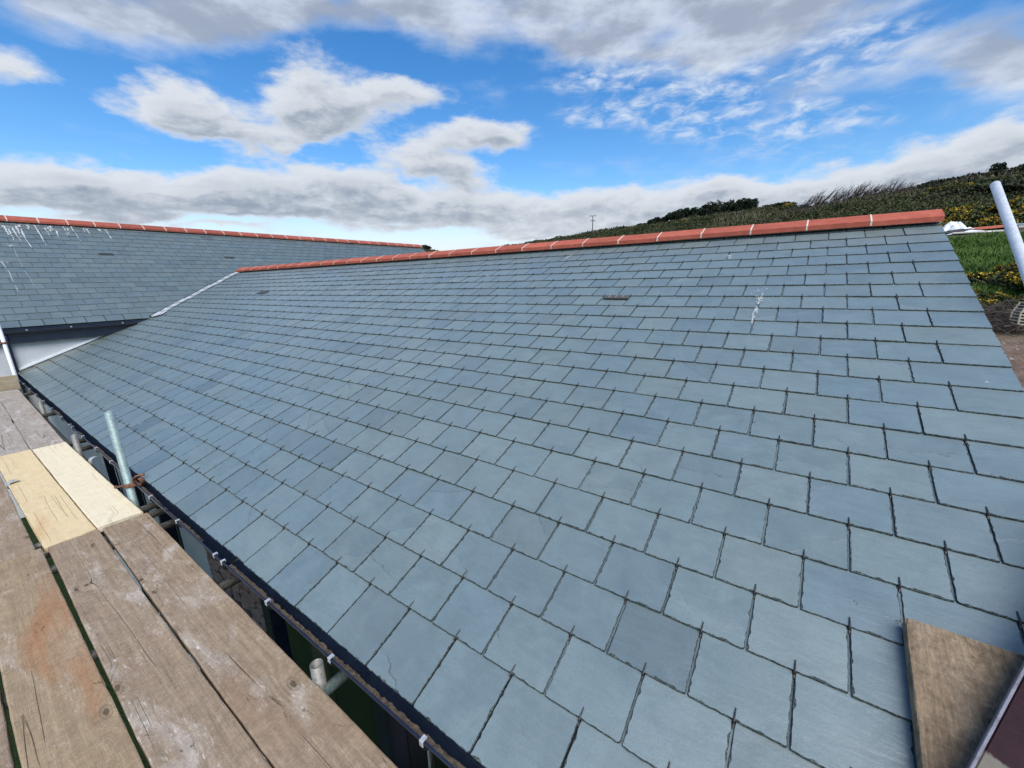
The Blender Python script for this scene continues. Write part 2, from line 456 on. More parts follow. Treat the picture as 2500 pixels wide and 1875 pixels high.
def wood_material(name, ca, cb, cdark, bleach=0.3, stain=None, knots=True, coarse=1.0):
    mt, T, fin = new_mat(name)
    oi = T.n('ShaderNodeObjectInfo', out=None)
    tc = T.n('ShaderNodeTexCoord', out=None).outputs['Object']
    off = T.n('ShaderNodeCombineXYZ', {0: T.math('MULTIPLY', oi.outputs['Random'], 41.0), 1: T.math('MULTIPLY', oi.outputs['Random'], 23.0), 2: 0.0})
    v = T.vmath('ADD', tc, off)
    # knots bend the grain around them
    vo = T.n('ShaderNodeTexVoronoi', {'Vector': T.map(v, scale=(2.4, 5.6, 1)), 'Scale': 1.0, 'Randomness': 0.9}, out=None, voronoi_dimensions='2D')
    kd = vo.outputs['Distance']
    kr = T.n('ShaderNodeSeparateColor', {0: vo.outputs['Color']}, out=None).outputs[0]
    has = T.ss(kr, 0.70, 0.72)
    kin = T.math('MULTIPLY', T.ss(T.math('ADD', kd, T.math('MULTIPLY', T.noise(v, 60, 3, 0.6), 0.05)), 0.09, 0.06), has)
    swirl = T.math('MULTIPLY', T.ss(kd, 0.42, 0.05), has)
    warp = T.math('MULTIPLY', swirl, 0.05)
    vg = T.vmath('ADD', v, T.n('ShaderNodeCombineXYZ', {0: 0.0, 1: warp, 2: 0.0}))
    slow = T.noise(T.map(v, scale=(0.9, 3, 1)), 1.0, 3, 0.5)
    vg = T.vmath('ADD', vg, T.n('ShaderNodeCombineXYZ', {0: 0.0, 1: T.math('MULTIPLY', slow, 0.05), 2: 0.0}))
    g1 = T.noise(T.map(vg, scale=(2.2, 55, 1)), 1.0, 6, 0.62)
    g2 = T.noise(T.map(vg, scale=(7, 260, 1)), 1.0, 3, 0.6)
    blot = T.noise(T.map(v, scale=(2.2, 4.5, 1)), 1.0, 6, 0.62, 0.6)
    saw = T.noise(T.map(v, scale=(190, 12, 1), rot=(0, 0, 0.12)), 1.0, 3, 0.7)
    f = T.math('ADD', T.math('MULTIPLY', g1, 0.75), T.math('MULTIPLY', g2, 0.35))
    gr = T.noise(T.map(v, scale=(95, 330, 1)), 1.0, 3, 0.75)
    f = T.math('ADD', f, T.math('MULTIPLY', T.math('SUBTRACT', gr, 0.5), 0.45))
    c = T.mix(T.ss(f, 0.28, 0.84), cb, ca)
    c = T.mix(T.ss(blot, 0.50, 0.80, 0.0, 0.55), c, cdark)
    if bleach:
        bl = T.noise(T.map(v, scale=(3.0, 7, 1), loc=(9, 4, 0)), 1.0, 7, 0.68, 0.8)
        c = T.mix(T.math('MULTIPLY', T.ss(bl, 0.50, 0.72), bleach), c, (0.60, 0.565, 0.52))
        fl = T.noise(T.map(v, scale=(26, 120, 1), rot=(0, 0, 0.25)), 1.0, 4, 0.7, 0.6)
        c = T.mix(T.math('MULTIPLY', T.math('MULTIPLY', T.ss(fl, 0.56, 0.70), T.ss(bl, 0.42, 0.60)), bleach * 1.5), c, (0.72, 0.69, 0.65))
    if stain:
        st = T.noise(T.map(v, scale=(1.3, 5, 1), loc=(3, 8, 0)), 1.0, 5, 0.6, 0.5)
        c = T.mix(T.ss(st, 0.52, 0.74, 0.0, 0.75), c, stain)
    # short scuffs and checks
    dn = T.noise(T.map(v, scale=(9, 30, 1), rot=(0, 0, -0.9)), 1.0, 5, 0.66, 0.7)
    c = T.mix(T.ss(dn, 0.63, 0.72, 0.0, 0.8 if knots else 0.2), c, tuple(k * 0.35 for k in cdark))
    ck = T.noise(T.map(vg, scale=(0.16, 13, 1), loc=(1, 6, 0)), 1.0, 1, 0.4)
    ckm = T.ss(T.noise(T.map(v, scale=(0.9, 5, 1), loc=(2, 2, 0)), 1.0, 2, 0.5), 0.52, 0.58)
    ckl = T.math('MULTIPLY', T.ss(T.math('ABSOLUTE', T.math('SUBTRACT', ck, 0.47)), 0.0042, 0.001), ckm)
    c = T.mix(T.math('MULTIPLY', ckl, 0.8 if knots else 0.14), c, tuple(k * 0.25 for k in cdark))
    if knots:
        c = T.mix(T.math('MULTIPLY', kin, 0.75), c, tuple(k * 0.40 for k in cdark))
        kring = T.math('MULTIPLY', T.ss(T.math('ABSOLUTE', T.math('SUBTRACT', kd, 0.085)), 0.025, 0.008), has)
        c = T.mix(T.math('MULTIPLY', kring, 0.35), c, tuple(k * 0.7 for k in cdark))
    sc1 = T.math('MULTIPLY_ADD', saw, 0.55, 0.72)
    c = T.mix(1.0, c, T.n('ShaderNodeCombineColor', {0: sc1, 1: sc1, 2: sc1}), 'MULTIPLY')
    h = T.math('ADD', T.math('MULTIPLY', f, 0.8), T.math('MULTIPLY', saw, 0.30))
    h = T.math('SUBTRACT', h, T.math('MULTIPLY', ckl, 1.2))
    mot = T.noise(T.map(v, scale=(48, 75, 1)), 1.0, 6, 0.78)
    mot = T.math('ADD', T.math('MULTIPLY', mot, 0.6), T.math('MULTIPLY', T.noise(v, 14.0, 5, 0.7), 0.4))
    mk = T.math('MULTIPLY_ADD', T.math('SUBTRACT', mot, 0.5), 1.5 * coarse, 1.0)
    c = T.mix(1.0, c, T.n('ShaderNodeCombineColor', {0: mk, 1: mk, 2: mk}), 'MULTIPLY')
    h = T.math('ADD', h, T.math('MULTIPLY', mot, 0.5))
    fin(c, 0.8, h, 0.8, 0.004, spec=0.18)
    return mt


def simple(name, c1, c2, scale=20, rough=0.6, bump=0.3, dist=0.004, metal=0.0, spec=None, det=5):
    mt, T, fin = new_mat(name)
    tc = T.n('ShaderNodeTexCoord', out=None).outputs['Object']
    n = T.noise(tc, scale, det, 0.62)
    fine = T.noise(tc, scale * 9, 3, 0.6)
    k = T.math('ADD', T.math('MULTIPLY', n, 0.7), T.math('MULTIPLY', fine, 0.3))
    fin(T.mix(T.ss(k, 0.34, 0.68), c1, c2), rough, k, bump, dist, metal, spec)
    return mt


def leaf_material(name, stops, rough=0.7, patch=None):
    mt, T, fin = new_mat(name)
    ge = T.n('ShaderNodeNewGeometry', out=None)
    oi = T.n('ShaderNodeObjectInfo', out=None)
    r = ge.outputs['Random Per Island']
    if patch:
        n = T.noise(ge.outputs['Position'], patch, 4, 0.6)
        r = T.math('ADD', T.math('MULTIPLY', r, 0.45), T.math('MULTIPLY', T.ss(n, 0.3, 0.7), 0.55))
    else:
        r = T.math('ADD', T.math('MULTIPLY', r, 0.85), T.math('MULTIPLY', oi.outputs['Random'], 0.15))
    fin(T.ramp(r, stops), rough, spec=0.25)
    return mt


M_SLATE = slate_material('riven_slate', mossy=True)
M_SLATE2 = slate_material('riven_slate_far', dark=0.70)  # darker copy: the left slope's weaker sky sheen is put into the colour
M_EDGE = edge_material()
M_HOOK = simple('black_hook_wire', (0.012, 0.013, 0.014), (0.03, 0.03, 0.03), 200, 0.5)
def clay(name, ca, cb):
    mt, T, fin = new_mat(name)
    tc = T.n('ShaderNodeTexCoord', out=None).outputs['Object']
    oi = T.n('ShaderNodeObjectInfo', out=None).outputs['Random']
    v = T.vmath('ADD', tc, T.n('ShaderNodeCombineXYZ', {0: T.math('MULTIPLY', oi, 37.0), 1: oi, 2: 0.0}))
    n = T.noise(v, 11.0, 6, 0.65)
    f = T.noise(v, 160.0, 3, 0.7)
    c = T.mix(T.ss(T.math('ADD', T.math('MULTIPLY', n, 0.65), T.math('MULTIPLY', f, 0.35)), 0.34, 0.68), ca, cb)
    k = T.math('MULTIPLY_ADD', oi, 0.30, 0.84)
    c = T.mix(1.0, c, T.n('ShaderNodeCombineColor', {0: k, 1: k, 2: T.math('MULTIPLY', k, 1.02)}), 'MULTIPLY')
    bl = T.noise(T.map(v, scale=(5, 16, 16)), 1.0, 5, 0.7, 0.5)
    c = T.mix(T.ss(bl, 0.60, 0.78, 0.0, 0.35), c, (0.46, 0.30, 0.24))
    dk = T.noise(v, 4.0, 4, 0.7)
    c = T.mix(T.ss(dk, 0.58, 0.75, 0.0, 0.4), c, tuple(q * 0.55 for q in ca))
    fin(c, 0.85, T.math('ADD', n, T.math('MULTIPLY', f, 0.4)), 0.6, 0.003, spec=0.12)
    return mt


M_TILE = clay('terracotta_clay', (0.31, 0.080, 0.052), (0.41, 0.118, 0.078))
M_MORTAR = simple('pale_mortar', (0.50, 0.43, 0.36), (0.66, 0.60, 0.53), 40, 0.9, 0.8)
M_LEAD = simple('milled_lead', (0.30, 0.33, 0.36), (0.52, 0.56, 0.60), 14, 0.5, 0.4, 0.006, spec=0.6)
M_LEADSTAIN = simple('lead_patina', (0.26, 0.27, 0.28), (0.42, 0.43, 0.45), 12, 0.6)
M_UNDER = simple('roof_felt', (0.018, 0.02, 0.022), (0.03, 0.033, 0.035), 30, 0.9)
M_NAVY = simple('navy_gutter_paint', (0.007, 0.012, 0.026), (0.013, 0.022, 0.042), 6, 0.26, 0.15, 0.002, spec=0.5)
M_BLACK = simple('black_plastic', (0.012, 0.013, 0.016), (0.022, 0.023, 0.026), 8, 0.35)
M_CLIP = simple('pale_clip', (0.26, 0.28, 0.31), (0.42, 0.44, 0.47), 90, 0.4)
M_DEBRIS = simple('gutter_silt', (0.075, 0.056, 0.042), (0.20, 0.155, 0.115), 60, 0.95, 1.0, 0.01)
M_RENDER = simple('grey_white_render', (0.50, 0.52, 0.53), (0.58, 0.60, 0.61), 3.0, 0.85, 0.25, 0.006)
M_RENDER2 = simple('blue_grey_render', (0.30, 0.36, 0.38), (0.38, 0.44, 0.46), 4.0, 0.85, 0.3, 0.006)
M_GREEN = simple('shaded_green_reflection', (0.005, 0.020, 0.007), (0.010, 0.030, 0.011), 5, 0.5)  # green reflection in the door glass and the gap's shade, put into the colour
M_GREEN2 = simple('weathered_green_post', (0.022, 0.038, 0.016), (0.035, 0.055, 0.024), 18, 0.75)
M_GLASS = simple('dark_window_glass', (0.004, 0.005, 0.006), (0.008, 0.009, 0.010), 2, 0.12)
M_STONE = simple('brown_field_stone', (0.13, 0.105, 0.10), (0.23, 0.19, 0.175), 12, 0.9, 0.9, 0.02)
M_POINT = simple('dark_stone_joint', (0.03, 0.028, 0.026), (0.055, 0.05, 0.046), 30, 0.95, 0.8)
M_GALV = None


def galv(name, ca, cb, cstain, stain=0.5, rough=0.5):
    mt, T, fin = new_mat(name)
    tc = T.n('ShaderNodeTexCoord', out=None).outputs['Object']
    n = T.noise(tc, 9, 5, 0.6)
    sp = T.n('ShaderNodeTexVoronoi', {'Vector': tc, 'Scale': 110.0}, out=1)
    spg = T.n('ShaderNodeSeparateColor', {0: sp}, out=None).outputs[0]
    k = T.math('ADD', T.math('MULTIPLY', n, 0.6), T.math('MULTIPLY', spg, 0.4))
    c = T.mix(T.ss(k, 0.25, 0.75), ca, cb)
    st = T.noise(T.map(tc, scale=(9, 9, 2.5)), 1.0, 6, 0.66, 0.5)
    c = T.mix(T.ss(st, 0.5, 0.72, 0.0, stain), c, cstain)
    fin(c, rough, T.math('ADD', n, T.math('MULTIPLY', st, 0.6)), 0.25, 0.004, 0.25, 0.5)
    return mt


M_TUBE_GREEN = galv('weathered_tube_green', (0.17, 0.25, 0.25), (0.27, 0.36, 0.355), (0.22, 0.20, 0.14), 0.8)
M_TUBE_PALE = galv('new_galvanised_tube', (0.62, 0.66, 0.69), (0.80, 0.83, 0.85), (0.56, 0.59, 0.59), 0.5, 0.45)
M_TUBE_DARK = galv('dull_tube', (0.12, 0.12, 0.115), (0.22, 0.22, 0.20), (0.10, 0.075, 0.05), 0.7)
M_RUST = simple('rusty_iron', (0.10, 0.042, 0.024), (0.24, 0.12, 0.07), 45, 0.85, 0.9, 0.006)
M_ZINC = simple('bright_zinc_strip', (0.45, 0.45, 0.45), (0.70, 0.70, 0.68), 30, 0.35, 0.2, metal=0.5)
M_MAROON = None
W_NEAR = wood_material('weathered_brown_board', (0.335, 0.258, 0.180), (0.205, 0.150, 0.101), (0.135, 0.096, 0.065), 0.36, (0.25, 0.165, 0.105), True, 1.15)
W_STAIN = wood_material('orange_stained_board', (0.36, 0.275, 0.175), (0.23, 0.165, 0.102), (0.155, 0.108, 0.07), 0.26, (0.30, 0.145, 0.07))
W_LIGHT = wood_material('fresh_yellow_board', (0.66, 0.54, 0.335), (0.60, 0.465, 0.265), (0.53, 0.375, 0.20), 0.05, (0.50, 0.31, 0.15), False, 0.45)
W_PALE = wood_material('fresh_cream_board', (0.72, 0.645, 0.475), (0.68, 0.59, 0.405), (0.62, 0.51, 0.32), 0.04, None, False, 0.4)
W_FAR = wood_material('silvered_board', (0.38, 0.335, 0.285), (0.27, 0.23, 0.195), (0.21, 0.175, 0.15), 0.5)
W_ROOF = wood_material('roof_crawl_board', (0.27, 0.205, 0.135), (0.15, 0.108, 0.07), (0.075, 0.054, 0.038), 0.08, (0.085, 0.06, 0.042), True, 2.2)
M_DROP, _T, _fin = new_mat('white_dropping')
_fin((0.78, 0.79, 0.78), 0.8)
_n = _T.noise(_T.n('ShaderNodeTexCoord', out=None).outputs['Object'], 90.0, 4, 0.65)
_b = [n for n in M_DROP.node_tree.nodes if n.type == 'BSDF_PRINCIPLED'][0]
M_DROP.node_tree.links.new(_T.ss(_n, 0.36, 0.62, 0.06, 0.78), _b.inputs['Alpha'])

# ------------------------------------------------------------------ roof frames
TH = 0.3775109015240601
G = 0.19873563
VERGE = 1.485
MROOF = Matrix(((1, 0, 0, 0), (0, math.cos(TH), -math.sin(TH), 0), (0, math.sin(TH), math.cos(TH), 0), (0, 0, 0, 1)))
RIDGE_Y = 4.42
S_RIDGE = RIDGE_Y / math.cos(TH)
T2 = R(31.1)
P0 = np.array([-10.2513, 0.1865, 0.7551])
G2, W2 = 0.2030, 0.2675
# left roof local frame: x' = world y, y' = up-slope (towards -x), z' = normal
ML = Matrix(((0, -math.cos(T2), math.sin(T2), P0[0]), (1, 0, 0, P0[1]), (0, math.sin(T2), math.cos(T2), P0[2]), (0, 0, 0, 1)))
WALL_X = -10.36


def valley_x(y):
    """plan position of the crease between the two roofs"""
    return P0[0] - (y * math.tan(TH) - P0[2]) / math.tan(T2)


Y_V0 = P0[2] / math.tan(TH)          # where the crease starts, at the left eave


# ------------------------------------------------------------------ slates
def slate_geo(rg, w, L, t=0.0078, xoff=0.0):
    xl, xr = xoff - w / 2, xoff + w / 2
    o, nrm = [], []
    rc1, rc2 = rg.uniform(0.003, 0.011), rg.uniform(0.003, 0.011)
    ys = [L, 0.25] + [0.21 - 0.21 * q / 17 for q in range(17)]
    ys = [y for y in ys if y > rc1 + 0.004] + [rc1]
    ys2 = [y for y in [L, 0.25] + [0.21 - 0.21 * q / 17 for q in range(17)] if y > rc2 + 0.004] + [rc2]
    for y in ys:
        o.append((xl + rg.uniform(0, 0.0013), y)); nrm.append((1, 0.0))
    o.append((xl + rc1 * 0.32, rc1 * 0.32)); nrm.append((0.7, 0.7))
    nt = max(9, int(w / 0.013))
    for i in range(nt):
        x = xl + rc1 + (w - rc1 - rc2) * i / (nt - 1)
        o.append((x, rg.uniform(0, 0.0025))); nrm.append((0, 1.0))
    o.append((xr - rc2 * 0.32, rc2 * 0.32)); nrm.append((-0.7, 0.7))
    for y in ys2[::-1]:
        o.append((xr - rg.uniform(0, 0.0013), y)); nrm.append((-1, 0.0))
    n = len(o)
    vi, vo, vb = [], [], []
    for (x, y), (nx, ny) in zip(o, nrm):
        d = rg.uniform(0.0008, 0.0030)
        if rg.random() < 0.14:
            d = rg.uniform(0.0035, 0.0075)
        vi.append((x + nx * d, y + ny * d, t))
        vo.append((x, y, t - rg.uniform(0.0018, 0.0038)))
        vb.append((x, y, 0.0))
    vi[0] = (vi[0][0], L, t); vi[-1] = (vi[-1][0], L, t)
    f = [list(range(n))]
    mi = [0]
    for i in range(n - 1):
        f.append([i, n + i, n + i + 1, i + 1]); mi.append(1)
        f.append([n + i, 2 * n + i, 2 * n + i + 1, n + i + 1]); mi.append(1)
    return vi + vo + vb, f, mi


def poly_geo(poly, t=0.0078):
    """a cut slate: convex polygon (x,y) counter-clockwise"""
    n = len(poly)
    v = [(x, y, t) for x, y in poly] + [(x, y, 0) for x, y in poly]
    f = [list(range(n))] + [[i, n + i, n + (i + 1) % n, (i + 1) % n] for i in range(n)]
    return v, f, [0] + [1] * n


def clip(poly, a, b, c):
    """keep a*x+b*y+c >= 0"""
    out = []
    for i in range(len(poly)):
        p, q = poly[i], poly[(i + 1) % len(poly)]
        dp, dq = a * p[0] + b * p[1] + c, a * q[0] + b * q[1] + c
        if dp >= 0:
            out.append(p)
        if (dp >= 0) != (dq >= 0):
            k = dp / (dp - dq)
            out.append((p[0] + (q[0] - p[0]) * k, p[1] + (q[1] - p[1]) * k))
    return out


def area(poly):
    return 0.5 * abs(sum(poly[i][0] * poly[(i + 1) % len(poly)][1] - poly[(i + 1) % len(poly)][0] * poly[i][1] for i in range(len(poly))))


def hook_mesh():
    b = MB()
    b.path([(0, -0.016, -0.0035), (0, -0.006, -0.001), (0, -0.0045, 0.004), (0, -0.002, 0.0098), (0, 0.008, 0.0108), (0, 0.020, 0.0100), (0, 0.031, 0.0102)], 0.0021, 5,
           rs=[0.0024, 0.0034, 0.0034, 0.003, 0.0025, 0.0022, 0.0017])
    return b.mesh('slate_hook', M_HOOK)


HOOK = hook_mesh()


def screen_area(M, x0, x1, y0, y1):
    P = np.array([M @ Vector(p) for p in ((x0, y0, 0.006), (x1, y0, 0.006), (x1, y1, 0.006), (x0, y1, 0.006))])
    q = pix(P)
    if (q[:, 2] < 0.05).any():
        return 0.0
    if (q[:, 0] < 0).all() or (q[:, 0] > 2500).all() or (q[:, 1] < 0).all() or (q[:, 1] > 1875).all():
        return 0.0
    a = q[:, :2].copy()
    a[:, 0] = a[:, 0].clip(0, 2500)
    a[:, 1] = a[:, 1].clip(0, 1875)
    return area([tuple(k) for k in a])


def join_part(name, items, mats, parent, **props):
    V, F, I = [], [], []
    b = 0
    for (v, f, mi), M in items:
        V += [tuple(M @ Vector(p)) for p in v]
        F += [[k + b for k in ff] for ff in f]
        I += mi
        b += len(v)
    return link(bpy.data.objects.new(name, np_mesh(name, V, F, mats, I)), parent, None, **props)


def lay_slates(root, items, hooks, mats, nmax=300):
    """items: dict(geo|mesh, M, area). The largest become parts, the rest one part"""
    items.sort(key=lambda d: -d['area'])
    rest, resth = [], []
    for i, d in enumerate(items):
        if i < nmax and d['area'] > 0:
            me = d.get('mesh') or np_mesh('slate', d['geo'][0], d['geo'][1], mats, d['geo'][2])
            o = link(bpy.data.objects.new('slate', me), root, d['M'])
            if d.get('hook') is not None:
                link(bpy.data.objects.new('slate_hook', HOOK), o, d['M'] @ Matrix.Translation((d['hook'], 0, 0)))
        else:
            rest.append((d['geo'], d['M']))
            if d.get('hook') is not None:
                resth.append(d['M'] @ Matrix.Translation((d['hook'], 0, 0)))
    join_part('slate', rest, mats, root, kind='stuff')
    if resth:
        hv = [tuple(v.co) for v in HOOK.vertices]
        hf = [list(p.vertices) for p in HOOK.polygons]
        join_part('slate_hook', [((hv, hf, [0] * len(hf)), M) for M in resth], [M_HOOK], root, kind='stuff')


main = empty('main_building', (-4.4, 4.4, -2.6),
             label='long low building in front, its grey slate roof filling most of the view', category='building')
rg = random.Random(5)
SM = [M_SLATE, M_EDGE]
GEO = [slate_geo(rg, 0.2454, 0.43) for _ in range(14)]
GEOM = [np_mesh('slate', g[0], g[1], SM, g[2]) for g in GEO]


def tilt(M, x, s, g, jitter=True):
    j = rg.uniform(-0.0012, 0.0012) if jitter else 0
    a = rg.uniform(-0.003, 0.003) if jitter else 0
    return M @ Matrix.Translation((x, s + (rg.uniform(-0.002, 0.002) if jitter else 0), -0.0078 + j)) @ Matrix.Rotation(-0.0078 / g, 4, 'X') @ Matrix.Rotation(a, 4, 'Z') @ Matrix.Rotation(rg.uniform(-0.007, 0.007) if jitter else 0, 4, 'Y') @ Matrix.Rotation(rg.uniform(-0.004, 0.004) if jitter else 0, 4, 'X')


main_items = []
VENT = None
for c in range(24):
    s0 = c * G if c else -0.032
    L = min(0.43, S_RIDGE - 0.02 - s0)
    odd = c % 2
    ymid = (s0 + 0.1) * math.cos(TH)
    for j in range(-56, 7):
        xa = 0.25 * (j + 0.5 * odd)
        xb = xa + 0.25
        if xa > 1.26:
            continue
        wide = False
        if xb > VERGE - 0.13:
            xb = VERGE
            wide = True
        if odd and xb > 1.374 and not wide:
            xb = VERGE; wide = True
        hook = (0.25 * (j + 0.5 * odd) + 0.125) - (xa + xb) / 2 if c else None
        if wide and not odd:
            hook = None
        if s0 * math.cos(TH) < Y_V0 - 0.02:
            lim = WALL_X + 0.012
            poly = [(xa, s0), (xb, s0), (xb, s0 + L), (xa, s0 + L)]
            if xb < lim:
                continue
            cut = clip(poly, 1, 0, -lim) if xa < lim else None
        else:
            # right of the crease, kept back under the lead
            yA, yB = Y_V0, RIDGE_Y
            xA, xB = valley_x(yA) + 0.03, valley_x(yB) + 0.03
            sA, sB = yA / math.cos(TH), yB / math.cos(TH)
            nx, ny = (sB - sA), -(xB - xA)
            cc = -(nx * xA + ny * sA)
            poly = [(xa, s0), (xb, s0), (xb, s0 + L), (xa, s0 + L)]
            dd = [nx * p[0] + ny * p[1] + cc for p in poly]
            if max(dd) <= 0:
                continue
            cut = clip(poly, nx, ny, cc) if min(dd) < 0 else None
        xm = (xa + xb) / 2
        if cut is not None:
            if len(cut) < 3 or area(cut) < 0.002:
                continue
            M = tilt(MROOF, xm, s0, G, False)
            geo = poly_geo([(p[0] - xm, p[1] - s0) for p in cut])
            main_items.append(dict(geo=geo, M=M, area=0.3 * screen_area(M, xa - xm, xb - xm, 0, G)))
            continue
        M = tilt(MROOF, xm, s0, G)
        if c == 14 and abs(xm + 0.0) < 0 :
            pass
        ar = screen_area(M, xa - xm, xb - xm, 0, G)
        if c == 15 and abs(xa - (-3.0 * 0.25 - 0.125)) < 0.01:
            VENT = (M, xa - xm, xb - xm)
        if wide or L < 0.42 or c == 0:
            main_items.append(dict(geo=slate_geo(rg, xb - xa - 0.004, L), M=M, area=ar, hook=hook))
        else:
            k = rg.randrange(len(GEO))
            main_items.append(dict(geo=GEO[k], mesh=GEOM[k], M=M, area=ar, hook=hook))
lay_slates(main, main_items, True, SM)

# roof deck (both slopes) under the slates
dk = MB()
ya, za = 0.02, 0.02 * math.tan(TH) - 0.03
zr = RIDGE_Y * math.tan(TH) - 0.03
dk.add([(-10.34, ya, za), (VERGE - 0.02, ya, za), (VERGE - 0.02, RIDGE_Y, zr), (valley_x(RIDGE_Y) - 0.4, RIDGE_Y, zr), (valley_x(Y_V0) - 0.1, Y_V0, Y_V0 * math.tan(TH) - 0.03)], [[0, 1, 2, 3, 4]])
dk.add([(valley_x(RIDGE_Y) - 0.4, RIDGE_Y, zr), (VERGE - 0.02, RIDGE_Y, zr), (VERGE - 0.02, 2 * RIDGE_Y, za), (-10.3, 2 * RIDGE_Y, za)], [[0, 1, 2, 3]])
dk.obj('roof_deck', M_UNDER, main)
# rear slope, covered by slates nobody sees singly
b = MB()
for c in range(24):
    z0 = -0.01 + c * G * math.sin(TH)
    y0 = 2 * RIDGE_Y - c * G * math.cos(TH)
    b.add([(-10.2, y0, z0), (VERGE, y0, z0), (VERGE, y0 - G * math.cos(TH), z0 + G * math.sin(TH) - 0.006), (-11.6, y0 - G * math.cos(TH), z0 + G * math.sin(TH) - 0.006)], [[0, 1, 2, 3]])
b.obj('rear_slates', M_SLATE2, main, kind='stuff')

# vent slate: dark louvred slot in one slate of the 16th course
b = MB()
vM = MROOF @ Matrix.Translation((-0.735, 15 * G + 0.115, 0.0045))
b.box((-0.115, 0.0, -0.004), (0.115, 0.062, 0.012), vM, 0, 0.002)
ven = b.obj('vent_slate', simple('vent_black', (0.05, 0.052, 0.05), (0.085, 0.085, 0.08), 50, 0.7), main, label='dark slotted vent slate in the middle of the grey roof')
m_rib = simple('vent_rib_grey', (0.16, 0.16, 0.15), (0.22, 0.22, 0.2), 50, 0.6)
for k in range(3):
    b = MB()
    b.box((-0.063 + 0.063 * k - 0.004, 0.002, 0.0122), (-0.063 + 0.063 * k + 0.004, 0.060, 0.0155), vM)
    b.obj('vent_rib', m_rib, ven)
b = MB()
vM2 = MROOF @ Matrix.Translation((-7.75, 16 * G + 0.1, 0.003))
b.box((-0.16, -0.05, -0.004), (0.13, 0.06, 0.008), vM2, 0, 0.002)
b.obj('vent_slate', simple('vent_black_far', (0.035, 0.037, 0.036), (0.06, 0.06, 0.058), 30, 0.6), main, label='dark vent slate high on the roof near the valley')


# ------------------------------------------------------------------ ridge tiles
def ridge_profile(half, drop, lip, t=0.016):
    """angle ridge cross-section: offset from the apex (horizontal, vertical)"""
    up = [(-half, -drop - lip), (-half, -drop), (-half + 0.006, -drop + 0.005), (-0.02, -0.003), (0, 0), (0.02, -0.003), (half - 0.006, -drop + 0.005), (half, -drop), (half, -drop - lip)]
    inn = [(half - t, -drop - lip), (half - t, -drop - 0.012), (0, -0.02), (-half + t, -drop - 0.012), (-half + t, -drop - lip)]
    return up + inn


APEX_Z = 1.824
PR = ridge_profile(0.187, 0.072, 0.040)
TL = 0.458
tile_me, mort_me = None, None
b = MB(); b.extrude(PR, -TL + 0.011, 0.0); tile_me = b.mesh('ridge_tile', M_TILE)
b = MB(); b.extrude([(y * 1.012, z * 1.0 + 0.0025 - (0.0 if abs(y) < 0.1 else 0.0)) for y, z in ridge_profile(0.187, 0.072, 0.040, 0.05)], -0.0115, 0.0005); mort_me = b.mesh('mortar_joint', M_MORTAR)
k = 0
while True:
    x1 = 1.487 - TL * k
    if x1 - TL < valley_x(RIDGE_Y) - 0.1:
        break
    M = Matrix.Translation((x1, RIDGE_Y, APEX_Z)) @ Matrix.Translation((0, rnd.uniform(-0.003, 0.003), rnd.uniform(-0.002, 0.002))) @ Matrix.Rotation(rnd.uniform(-0.010, 0.010), 4, 'X') @ Matrix.Rotation(rnd.uniform(-0.006, 0.006), 4, 'Z')
    o = link(bpy.data.objects.new('ridge_tile', tile_me), main, M)
    if k:
        link(bpy.data.objects.new('mortar_joint', mort_me), o, Matrix.Translation((x1 + 0.0115, RIDGE_Y, APEX_Z)))
    k += 1
xe = x1
b = MB()
b.extrude(PR, valley_x(RIDGE_Y) - 0.25, xe - 0.012)
b.obj('ridge_tile', M_TILE, main)
# bedding mortar under the ridge, closing the end
b = MB()
b.extrude([(-0.15, -0.115), (0.15, -0.115), (0.13, -0.075), (0, -0.03), (-0.13, -0.075)], valley_x(RIDGE_Y), 1.478)
b.obj('ridge_bedding', M_MORTAR, main, Matrix.Translation((0, RIDGE_Y, APEX_Z)))
b = MB()
for (x, y, r_) in ((1.455, -0.02, 0.006), (0.45, -0.10, 0.012), (-0.12, -0.09, 0.011)):
    b.box((x - r_, RIDGE_Y + y - r_ * 0.5, APEX_Z + y * 0.385 + 0.0), (x + r_, RIDGE_Y + y + r_ * 0.5, APEX_Z + y * 0.385 + 0.006))
b.obj('white_speck', M_DROP, main)

# ------------------------------------------------------------------ walls of the main building
b = MB()
b.box((-10.3, 2 * RIDGE_Y - 0.3, -2.6), (VERGE - 0.06, 2 * RIDGE_Y - 0.1, -0.06))
b.obj('rear_wall', M_RENDER2, main)
gz = lambda y: y * math.tan(TH) - 0.045
gab = MB()
gab.add([(VERGE - 0.05, 0.16, -2.6), (VERGE - 0.05, 2 * RIDGE_Y - 0.16, -2.6), (VERGE - 0.05, 2 * RIDGE_Y - 0.16, gz(0.16)), (VERGE - 0.05, RIDGE_Y, gz(RIDGE_Y)), (VERGE - 0.05, 0.16, gz(0.16)),
         (VERGE - 0.3, 0.16, -2.6), (VERGE - 0.3, 2 * RIDGE_Y - 0.16, -2.6), (VERGE - 0.3, 2 * RIDGE_Y - 0.16, gz(0.16)), (VERGE - 0.3, RIDGE_Y, gz(RIDGE_Y)), (VERGE - 0.3, 0.16, gz(0.16))],
        [[0, 1, 2, 3, 4], [9, 8, 7, 6, 5], [0, 4, 9, 5], [4, 3, 8, 9], [3, 2, 7, 8], [2, 1, 6, 7]])
gab.obj('gable_wall', M_RENDER2, main)
b = MB()
b.box((-0.02, -0.02, -0.040), (0.010, S_RIDGE - 0.1, -0.029), MROOF @ Matrix.Translation((VERGE - 0.03, 0, 0)))
b.obj('verge_undercloak', M_MORTAR, main)


